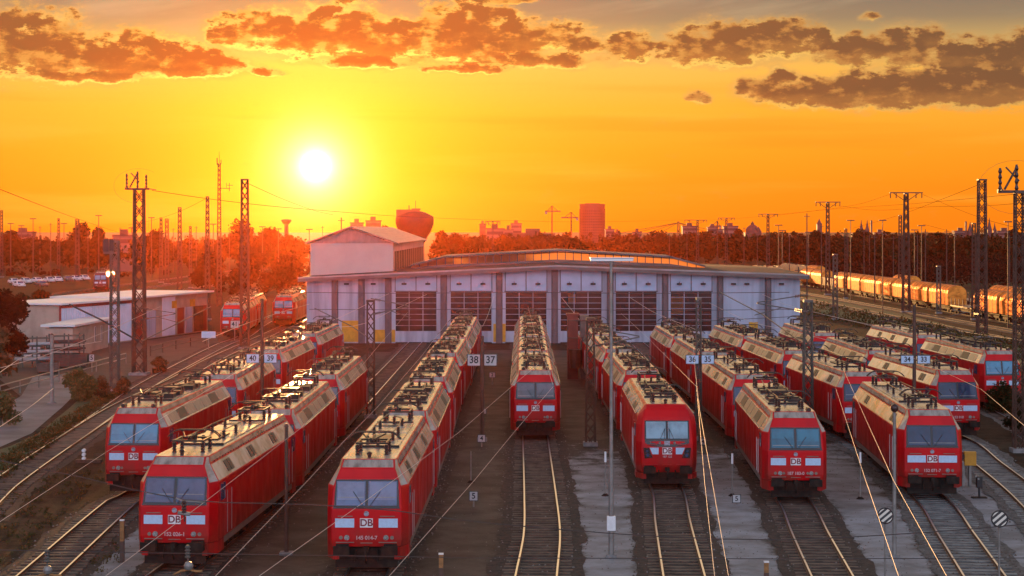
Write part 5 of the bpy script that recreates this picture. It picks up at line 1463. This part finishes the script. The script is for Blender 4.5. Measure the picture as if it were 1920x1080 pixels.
# ================================================================== parked cars
M['carw'] = mat('white_car_paint', (.72,.74,.78), .25, coat=.4); M['card'] = mat('dark_car_paint', (.10,.10,.11), .25, coat=.4)
def car(m):
    t = thing('parked_car', '', 'car')
    def ring(y, z, w): return [(-w,y,z),(w,y,z)]
    prof = [(-2.1,.35),(-2.15,.72),(-1.2,.92),(-.55,1.42),(.75,1.46),(1.5,1.02),(2.1,.95),(2.15,.4)]
    b = MB(); n = len(prof)
    vs = []
    for s in (-1, 1):
        for y, z in prof: vs.append((s*(.88 if z < 1.1 else .68), y, z))
    fs = [tuple(range(n-1,-1,-1)), tuple(range(n,2*n))]+[(i,(i+1)%n,n+(i+1)%n,n+i) for i in range(n)]
    b.add(vs, fs); obj('body', b, m, t, bevel=.05)
    g_ = MB()
    g_.add([(-.64,-1.12,.99),(.64,-1.12,.99),(.60,-.62,1.38),(-.60,-.62,1.38)], [(0,1,2,3)]); 
    for s in (-1,1): g_.add([(s*.885,-.95,.98),(s*.885,1.2,1.0),(s*.73,.75,1.38),(s*.73,-.5,1.36)], [(0,1,2,3)])
    g_.v = [(x*1.01,y-.02 if abs(x) < .66 else y,z+.02) for x,y,z in g_.v]
    obj('window', g_, M['glass'], t)
    for yy in (-1.3,1.3):
        for s in (-1,1):
            w_ = MB(); w_.cyl((s*.72,yy,.33),(s*.9,yy,.33),.33,n=16); obj('wheel', w_, M['black'], t)
    for s in (-1,1):
        k = MB(); k.box(s*.62-.2,s*.62+.2,-2.2,-2.08,.62,.78); obj('headlight', k, M['lamp'], t)
    return t
cw = car(M['carw']); cd = car(M['card'])
cars = [(26,529,'w'),(48,528,'w'),(70,527,'w'),(92,526,'w'),(108,525,'w'),(127,524,'d'),(142,523,'w'),(158,522,'w'),(78,534,'d'),(36,535,'w')]
fw = fd = True
for i, (px, py, k) in enumerate(cars):
    if k == 'w': o = cw if fw else dup(cw); fw = False
    else: o = cd if fd else dup(cd); fd = False
    p = P(px, py+4, 0); o.location = (p.x, p.y, 0); o.rotation_euler = (0,0,.55+rnd.uniform(-.1,.1))
    o['label'] = (f'{ORD[sorted(c[0] for c in cars).index(px)]} car from the left in the far car park, ' + ('white' if k == 'w' else 'dark grey')); o['group'] = 'cars parked in the far lot'
# ================================================================== trees and bushes
import numpy as np
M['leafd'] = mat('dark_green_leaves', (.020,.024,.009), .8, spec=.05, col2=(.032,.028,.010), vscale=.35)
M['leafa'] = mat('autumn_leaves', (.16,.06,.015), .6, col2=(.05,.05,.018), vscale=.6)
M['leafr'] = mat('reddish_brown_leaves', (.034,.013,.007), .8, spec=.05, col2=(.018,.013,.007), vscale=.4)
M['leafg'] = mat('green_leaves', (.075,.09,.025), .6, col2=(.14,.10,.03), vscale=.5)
M['bark'] = mat('brown_bark', (.06,.045,.035), .9, var=.4)
def leaf_quads(rs, clumps, n, size):
    """n leaf quads spread through the given clumps (x,y,z,r)"""
    cl = np.array(clumps); idx = rs.integers(0, len(cl), n); c = cl[idx]
    d = rs.normal(size=(n,3)); d /= np.linalg.norm(d, axis=1)[:,None]
    rad = c[:,3:4]*(rs.random((n,1))**.45)*rs.uniform(.75,1.18,(n,1))
    p = c[:,:3]+d*rad*np.array([1,1,.85])
    a = rs.normal(size=(n,3)); a /= np.linalg.norm(a,axis=1)[:,None]
    b = np.cross(a, rs.normal(size=(n,3))); b /= np.linalg.norm(b,axis=1)[:,None]
    s = size*rs.uniform(.6,1.3,(n,1))
    q = np.stack([p-a*s-b*s*.55, p+a*s-b*s*.55, p+a*s*.75+b*s*.55, p-a*s*.75+b*s*.55], 1)
    return q.reshape(-1,3)
def quads_obj(name, v, m, parent=None):
    n = len(v)//4; me = bpy.data.meshes.new(name)
    me.vertices.add(len(v)); me.vertices.foreach_set('co', v.astype(np.float32).ravel())
    me.loops.add(4*n); me.loops.foreach_set('vertex_index', np.arange(4*n, dtype=np.int32))
    me.polygons.add(n); me.polygons.foreach_set('loop_start', np.arange(0, 4*n, 4, dtype=np.int32))
    me.materials.append(m); me.update(); me.validate()
    o = bpy.data.objects.new(name, me); COL.objects.link(o)
    if parent: o.parent = parent
    return o
RS = np.random.default_rng(3)
def tree(X, Y, h, r, m, label, n=1500, size=.22, group='trees round the yard', name='tree', cat='tree', z0=None, nc=14):
    t = thing(name, label, cat, (X, Y, 0), 0, group)
    z0 = h*.28 if z0 is None else z0
    cl = []
    for i in range(nc):
        u = RS.random(); zz = z0+(h-z0)*(.12+.78*u); k = sin(pi*min(1,(.25+.72*u)))
        a = RS.random()*6.28; q = r*k*RS.random()**.5*.8
        cl.append((q*cos(a), q*sin(a), zz, r*RS.uniform(.26,.48)))
    quads_obj('crown', leaf_quads(RS, cl, n, size), m, t)
    tb = MB(); tb.cyl((0,0,-.1),(0,0,h*.55),max(.06,h*.022),h*.012,8)
    for c in cl[:7]: tb.cyl((0,0,h*.28),(c[0],c[1],c[2]),h*.009,h*.003,5)
    obj('trunk', tb, M['bark'], t)
    return t
for px, py, h, r, m, lab, n in ((8,705,7.6,3.3,'leafr','big dark reddish tree at the left edge behind the racks',6000),(-20,735,5.4,2.4,'leafa','autumn coloured tree cut by the left edge',3000),
    (40,640,5.2,2.6,'leafd','dark tree behind the left edge tree below the parked cars',3500),(80,600,4.2,2.2,'leafd','dark green tree above the hut at left',3000)):
    p = P(px, py, 0); tree(p.x, p.y, h, r, M[m], lab, n, .20)
for px, py, h, r, m, lab, n in ((148,752,2.3,1.55,'leafg','round bush with yellowing leaves at the lane bend',5200),(2,800,2.2,1.3,'leafg','green bush at the left edge below the lane',3000),(190,748,1.7,.9,'leafa','small russet bush beside the short lattice mast',2200),
    (232,742,1.4,.8,'leafa','low russet shrub by the foot of the switch mast',1800),(160,577,2.6,2.2,'leafa','orange tinted shrub behind the corrugated shed',2200),(1885,775,2.0,1.6,'leafd','dark low bush by the right edge mast',2600),(1912,815,1.6,1.4,'leafd','dark scrub at the right edge below the mast',2200),(1868,745,1.5,1.2,'leafd','small dark bush right of the rightmost locomotives',1800),
    (300,700,1.5,.9,'leafa','small rusty shrub between the left line and its branch',1800)):
    p = P(px, py, 0); tree(p.x, p.y, h, r, M[m], lab, n, .09, 'bushes round the yard', 'bush', 'bush', .1, 18)
# weeds beside the tracks at lower left: ground cover
v = []
for i in range(420):
    px, py = rnd.uniform(0,330), rnd.uniform(880,1075)
    if abs(px-(69+(1080-py)*1.13)) < 75 or py > 1075: continue
    if px > 225 and py > 900: continue
    p = P(px, py, 0); v.append(leaf_quads(RS, [(p.x,p.y,.06,rnd.uniform(.12,.28))], 20, .04))
for i in range(300):
    u, w_ = rnd.random(), rnd.random(); px = 0+230*u; py = 900-165*u*.98+rnd.uniform(-38,6)*(1-.5*u)
    p = P(px, py, 0); v.append(leaf_quads(RS, [(p.x,p.y,.12,.3)], 26, .055))
for i in range(300):
    px = rnd.uniform(1520,1920); py = 566+(px-1512)*.2+rnd.uniform(0,28); p = P(px,py,0); v.append(leaf_quads(RS, [(p.x,p.y,.2,.8)], 16, .16))
stuff(quads_obj('weeds', np.concatenate(v), M['weed']))
# tree belts: named single trees in front, far wood as one mass
TT = [(450,455,415,55,'leafr','broad round tree just right of the antenna mast'),(505,462,425,50,'leafr','round tree right of the red brown mast in the sun glow'),(155,470,419,45,'leafd','dark round tree behind the far dark mast'),(185,470,424,35,'leafd','dark tree right of the round one above the cars'),
 (290,475,428,38,'leafd','dark tree between switch mast and far pair of masts'),(20,470,430,40,'leafd','dark tree at the left end of the horizon'),(540,475,440,45,'leafr','low glowing tree left of the white hall'),(830,465,432,30,'leafr','red tinted tree right of the water tower'),(855,462,436,26,'leafr','smaller red tinted tree beside the water tower'),(722,450,418,18,'leafr','narrow tree behind the hall roof left of the water tower'),
 (1235,470,436,55,'leafd','dark tree on the horizon right of the tower block'),(1385,470,428,24,'leafd','dark round tree left of the domed church'),(1290,472,440,50,'leafd','dark tree below the bridge pylon'),(1530,500,432,40,'leafd','dark tree below the tall church tower'),(1615,505,430,38,'leafd','dark tree below the twin spires'),(1680,510,438,45,'leafd','dark tree behind the right hand T mast'),
 (1760,515,434,46,'leafd','dark tree right of the right hand T mast'),(1830,515,436,40,'leafd','dark tree behind the tallest right mast'),(1905,515,430,46,'leafd','dark tree at the right end of the horizon'),(1450,495,440,48,'leafd','dark tree behind the tank wagons'),(1350,485,444,42,'leafd','dark tree above the right shed roof'),
 (470,560,470,60,'leafr','dense reddish tree mass left of the white hall'),(540,560,480,60,'leafr','dense reddish tree beside the hall wall'),(395,545,478,55,'leafr','dark reddish tree behind the antenna mast')]
for px, pb, pt_, wpx, m, lab in TT:
    Y = FP*HC/(pb-HOR) if (pb > 475 and px < 800) else (1000+rnd.uniform(-60,60) if px > 900 and px < 1500 else 640+rnd.uniform(-60,60))
    s = FP/Y; h = max(2.5, PZ(pt_, Y)); r = wpx/s*.75
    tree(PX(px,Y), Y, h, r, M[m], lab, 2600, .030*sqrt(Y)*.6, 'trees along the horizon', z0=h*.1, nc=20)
v = []
for i in range(760):
    left = rnd.random() < .30
    px = rnd.uniform(-60,560) if left else rnd.uniform(820,1990)
    Y = rnd.uniform(560,1040)
    if 815 < px and Y < 950 and (.066*0+66-.1*(Y-240)-10) < PX(px,Y) < (82-.1*(Y-500)+6): continue
    if left: top = 451+rnd.uniform(-8,8)
    else: top = 443+rnd.uniform(-8,10)
    h = max(5.0, PZ(top, Y)); r = rnd.uniform(3,6)*(Y/700)**.5
    if h > 17: h = 17
    cl = [(PX(px,Y)+rnd.uniform(-r,r), Y+rnd.uniform(-r,r), h*rnd.uniform(.25,.86), r*rnd.uniform(.4,.7)) for _ in range(6)]
    v.append(leaf_quads(RS, cl, 130, .75*(Y/700)**.6))
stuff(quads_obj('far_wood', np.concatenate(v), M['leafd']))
v = []
for i in range(420):        # scrub across the far left yard and beyond the wagons
    px = rnd.choice((rnd.uniform(-40,560), rnd.uniform(1500,1960))); Y = rnd.uniform(350,600) if px < 600 else rnd.uniform(430,640)
    X = PX(px,Y)
    if 62 < X < 80 or -97 < X < -64: continue
    if px < 600 and (rnd.random() < .5 or (px < 260 and Y < 520)): continue
    h = rnd.uniform(.6,1.8) if px < 600 else rnd.uniform(2.5,7); r = h*.8
    cl = [(X+rnd.uniform(-r,r), Y+rnd.uniform(-r,r), h*rnd.uniform(.2,.8), r*.6) for _ in range(4)]
    v.append(leaf_quads(RS, cl, 90, .30))
stuff(quads_obj('scrub', np.concatenate(v), M['leafr']))

# ================================================================== skyline
M['far1'] = mat('far_building_wall', (.075,.045,.035), .7, var=.25, vscale=.1); M['far2'] = mat('pale_far_building', (.15,.115,.095), .7, var=.2, vscale=.1)
M['spire'] = mat('slate_spire', (.05,.04,.036), .6)
# cylindrical tower block
Y = 1250.0; X = PX(1110.5,Y); r = PX(1134,Y)-X; h = PZ(386,Y)
t = thing('tower_block', 'tall round brown tower block standing alone on the skyline', 'tower block', (X,Y,0))
m2 = MB(); m2.cyl((0,0,0),(0,0,h),r,n=48); obj('shaft', m2, M['far1'], t)
m2 = MB()
for i in range(36):
    a = 2*pi*i/36; m2.cyl((cos(a)*r,sin(a)*r,2),(cos(a)*r,sin(a)*r,h-2),.25,n=4)
obj('facade_fins', m2, M['far1'], t)
for i in range(14):
    m2 = MB(); z = 2+(h-4)*i/14; m2.lathe((0,0,0), [(r+.1,z),(r+.1,z+.7)], 48); obj('window_band', m2, M['vent'], t)
m2 = MB(); m2.cyl((0,0,h),(0,0,h+1.2),r*1.02,n=48); m2.cyl((0,0,h+1.2),(0,0,h+1.6),r*.6,n=32); obj('crown_ring', m2, M['far1'], t)
# water tower
Y = 430.0; s = FP/Y; X = PX(777.5,Y); r = 35.5/s
t = thing('water_tower', 'dark red bowl shaped water tower with a raised box on top', 'water tower', (X,Y,0))
m2 = MB(); zt = PZ(404,Y); zm = PZ(412,Y); zb = PZ(447,Y)
m2.lathe((0,0,0), [(r*.52,zb-1),(r*.62,zb),(r*.86,PZ(434,Y)),(r,PZ(420,Y)),(r*1.01,zm),(r*.98,zt-.2),(r*.55,PZ(398,Y)),(r*.2,PZ(395,Y))], 28); obj('tank_bowl', m2, mat('dark_red_tank', (.11,.02,.018), .6, var=.4, vscale=.3), t, smooth=True)
m2 = MB(); m2.cyl((0,0,0),(0,0,zb),r*.5,n=20); obj('shaft', m2, M['far1'], t)
m2 = MB(); m2.box(-r*.95,r*.25,-1.5,1.5,PZ(406,Y),PZ(393,Y)); m2.box(-r*.15,r*.3,-1,1,PZ(394,Y),PZ(391,Y)); obj('plant_box', m2, mat('orange_box', (.30,.09,.04), .6), t)
m2 = MB(); m2.cyl((-r*.3,0,PZ(393,Y)),(-r*.3,0,PZ(385,Y)),.12,n=5); m2.cyl((r*.05,0,PZ(392,Y)),(r*.05,0,PZ(376,Y)),.06,n=5); obj('antenna', m2, M['mast'], t)
# block buildings: (x0,x1,ytop,ybase,Y,label,style)
BB = [(686,713,415,440,900,'pale square block behind the hall roof','far2',3),(657,680,419,436,900,'low pale block left of the square one behind the hall','far2',2),(899,911,421,440,1100,'narrow orange lit block left of the office building','far1',3),
 (912,945,430,460,800,'white office building with dark window bands','far2',4),(945,962,432,458,820,'lower wing right of the white office building','far2',3),(958,978,420,442,1100,'square block right of the white office building','far2',3),
 (962,1040,440,462,700,'long low red brown hall right of the office building','far1',1),(1135,1152,431,445,1100,'small pale block at the foot of the tower block','far2',3),(1152,1163,437,446,1100,'tiny block right of the tower block foot','far2',2),
 (1187,1203,436,446,1080,'small pale block between tower block and bridge pylon','far2',2),(1280,1308,425,446,1100,'grey block right of the bridge pylon','far2',4),(1327,1346,427,446,1100,'grey block left of the second crane','far2',4),(1357,1384,425,446,1100,'wide grey block left of the domed church','far2',4),
 (1346,1356,431,446,1100,'small block between two grey blocks','far2',2),(212,250,443,460,600,'long low grey warehouse left of the sun glow','far2',1),(20,60,436,448,900,'pale low block at far left horizon','far2',2),(1790,1815,434,446,1150,'low block left of the right hand spires','far2',2),(1870,1900,434,446,1150,'low block right of the right hand spires','far2',2),(1640,1662,437,446,1150,'low block right of the twin spires','far2',2)]
for x0, x1, yt, yb, Y, lab, m, nf in BB:
    w_ = (x1-x0)/FP*Y; h = PZ(yt,Y); t = thing('city_building', lab, 'building', (PX((x0+x1)/2,Y),Y,0), 0, 'buildings on the skyline')
    m2 = MB(); m2.box(-w_/2,w_/2,0,w_*.8,0,h); obj('wall', m2, M[m], t)
    m2 = MB(); m2.box(-w_/2-.3,w_/2+.3,-.3,w_*.8+.3,h,h+.5); m2.box(-w_*.2,w_*.15,w_*.2,w_*.5,h+.5,h+2.2); obj('roof', m2, M['far1'], t)
    for k in range(nf):
        m2 = MB(); z = h*(k+.35)/nf if nf > 1 else h*.6; z = max(1.0, h-3.0*(nf-k)+.8); m2.box(-w_*.46,w_*.46,-.12,-.003,z,z+1.3); obj('window_band', m2, M['vent'], t)
# churches
def spire(px, yt, yb, wpx, Y, mb, yc=None):
    X = PX(px,Y)-mb[1]; w_ = wpx/FP*Y/2; h = PZ(yt,Y); zs = PZ(yb,Y)
    mb[0].box(X-w_,X+w_,-w_,w_,0,zs); mb[0].lathe((X,0,0), [(w_*1.25,zs),(w_*.75,zs+(h-zs)*.3),(w_*.3,zs+(h-zs)*.7),(.1,h)], 8)
for lab, sp, Y, extra in (('church with two slender pointed spires left of the right T mast',[(1615,412,432,7),(1626,412,432,7)],1150,(1608,1632,437)),('tall broad church tower with stepped pointed cap',[(1536,410,420,9)],1150,None),('church with two sharp spires right of the tallest mast',[(1855,408,430,8),(1865,418,432,6)],1150,(1848,1870,436)),('church with a single spire left of the tallest mast',[(1819,416,434,9)],1150,(1810,1826,436)),
        ('slim chimney like tower by the right hand spires',[(1811,414,416,3)],1150,None),('thin chimney right of the twin spires',[(1634,412,414,3)],1150,None)):
    X0 = PX(sp[0][0],Y); t = thing('church' if 'church' in lab else 'chimney', lab, 'church' if 'church' in lab else 'chimney', (X0,Y,0), 0, 'churches and towers on the skyline')
    for a in sp: m2 = MB(); spire(*a[:4], Y, (m2, X0)); obj('spire', m2, M['spire'], t)
    if extra: m2 = MB(); m2.box(PX(extra[0],Y)-X0,PX(extra[1],Y)-X0,2,22,0,PZ(extra[2],Y)); obj('nave', m2, M['far1'], t)
Y = 1180; X0 = PX(1411,Y); t = thing('church', 'domed church with lantern cupola and a smaller turret beside it', 'church', (X0,Y,0), 0, 'churches and towers on the skyline')
m2 = MB(); z = PZ(436,Y); z2 = PZ(423,Y); m2.box(-5,5,-4,8,0,z); m2.lathe((0,0,0), [(4.2,z),(4.2,PZ(430,Y)),(3.6,PZ(427,Y)),(2.2,z2),(1.0,PZ(421,Y)),(1.0,PZ(419,Y)),(.1,PZ(415,Y))], 14); obj('dome', m2, M['spire'], t)
m2 = MB(); x = PX(1422,Y)-X0; m2.box(x-1.6,x+1.6,-2,2,0,PZ(433,Y)); m2.lathe((x,0,0), [(1.8,PZ(433,Y)),(1.2,PZ(430,Y)),(.1,PZ(425,Y))], 8); obj('turret', m2, M['spire'], t)
# cranes
for px, yt, jl, jr, Y, lab in ((1035,396,1022,1051,1050,'tower crane left of the round tower block'),(1071,408,1052,1084,1050,'lower tower crane close to the round tower block'),(1345,424,1330,1352,1080,'small far crane above the grey blocks')):
    t = thing('tower_crane', lab, 'crane', (PX(px,Y),Y,0), 0, 'construction cranes on the skyline'); h = PZ(yt,Y); a, b = (jl-px)/FP*Y, (jr-px)/FP*Y
    m2 = MB(); m2.cyl((0,0,0),(0,0,h+3),.45,.35,4); obj('mast', m2, M['mast'], t)
    m2 = MB(); m2.box(a,b,-.3,.3,h-.35,h+.35); m2.cyl((0,0,h+3),(a*.7,0,h),.15,n=4); m2.cyl((0,0,h+3),(b*.7,0,h),.15,n=4); obj('jib', m2, M['mast'], t)
    m2 = MB(); k = a if abs(a) < abs(b) else b; m2.box(min(k,k*.7),max(k,k*.7),-.6,.6,h-1.6,h-.3); obj('counterweight', m2, M['concrete'], t)
# cable bridge pylon
Y = 900; X0 = PX(1272,Y); t = thing('bridge_pylon', 'slim cable bridge pylon with slanting stays right of the tower block', 'bridge pylon', (X0,Y,0)); h = PZ(415,Y)
m2 = MB()
for sxx in (-1,1): m2.cyl((sxx*.9,0,0),(sxx*.25,0,h),.28,.2,6)
obj('pylon', m2, M['mast'], t); m2 = MB()
for q in (-44,-34,-24,-14,14,24,34): m2.cyl((0,0,h-.6),(q,0,8.5),.10,n=4)
obj('stay', m2, M['mast'], t)
# mushroom shaped far tower in the glow
Y = 1000; t = thing('mushroom_tower', 'small mushroom shaped water tower on the horizon under the sun', 'water tower', (PX(537,Y),Y,0))
m2 = MB(); m2.cyl((0,0,0),(0,0,PZ(419,Y)),1.4,1.0,12); obj('shaft', m2, M['far1'], t); m2 = MB(); m2.lathe((0,0,0), [(1.2,PZ(421,Y)),(2.6,PZ(415,Y)),(2.6,PZ(412,Y)),(.6,PZ(411,Y))], 16); obj('bowl', m2, M['far1'], t)
# ================================================================== haze
HZ = mb_ = MB(); mb_.box(-520, 520, -30, 1450, -1.0, 45.0)
hm = bpy.data.materials.new('sunset_haze'); hm.use_nodes = True; t = hm.node_tree; t.nodes.clear()
o_ = t.nodes.new('ShaderNodeOutputMaterial'); pv = t.nodes.new('ShaderNodeVolumePrincipled')
pv.inputs['Color'].default_value = (1.0,.17,.05,1); pv.inputs['Density'].default_value = .000042; pv.inputs['Anisotropy'].default_value = .90  # thin haze; its red forward scatter also imitates lens glare round the sun
t.links.new(pv.outputs[0], o_.inputs['Volume'])
stuff(obj('haze', mb_, hm))
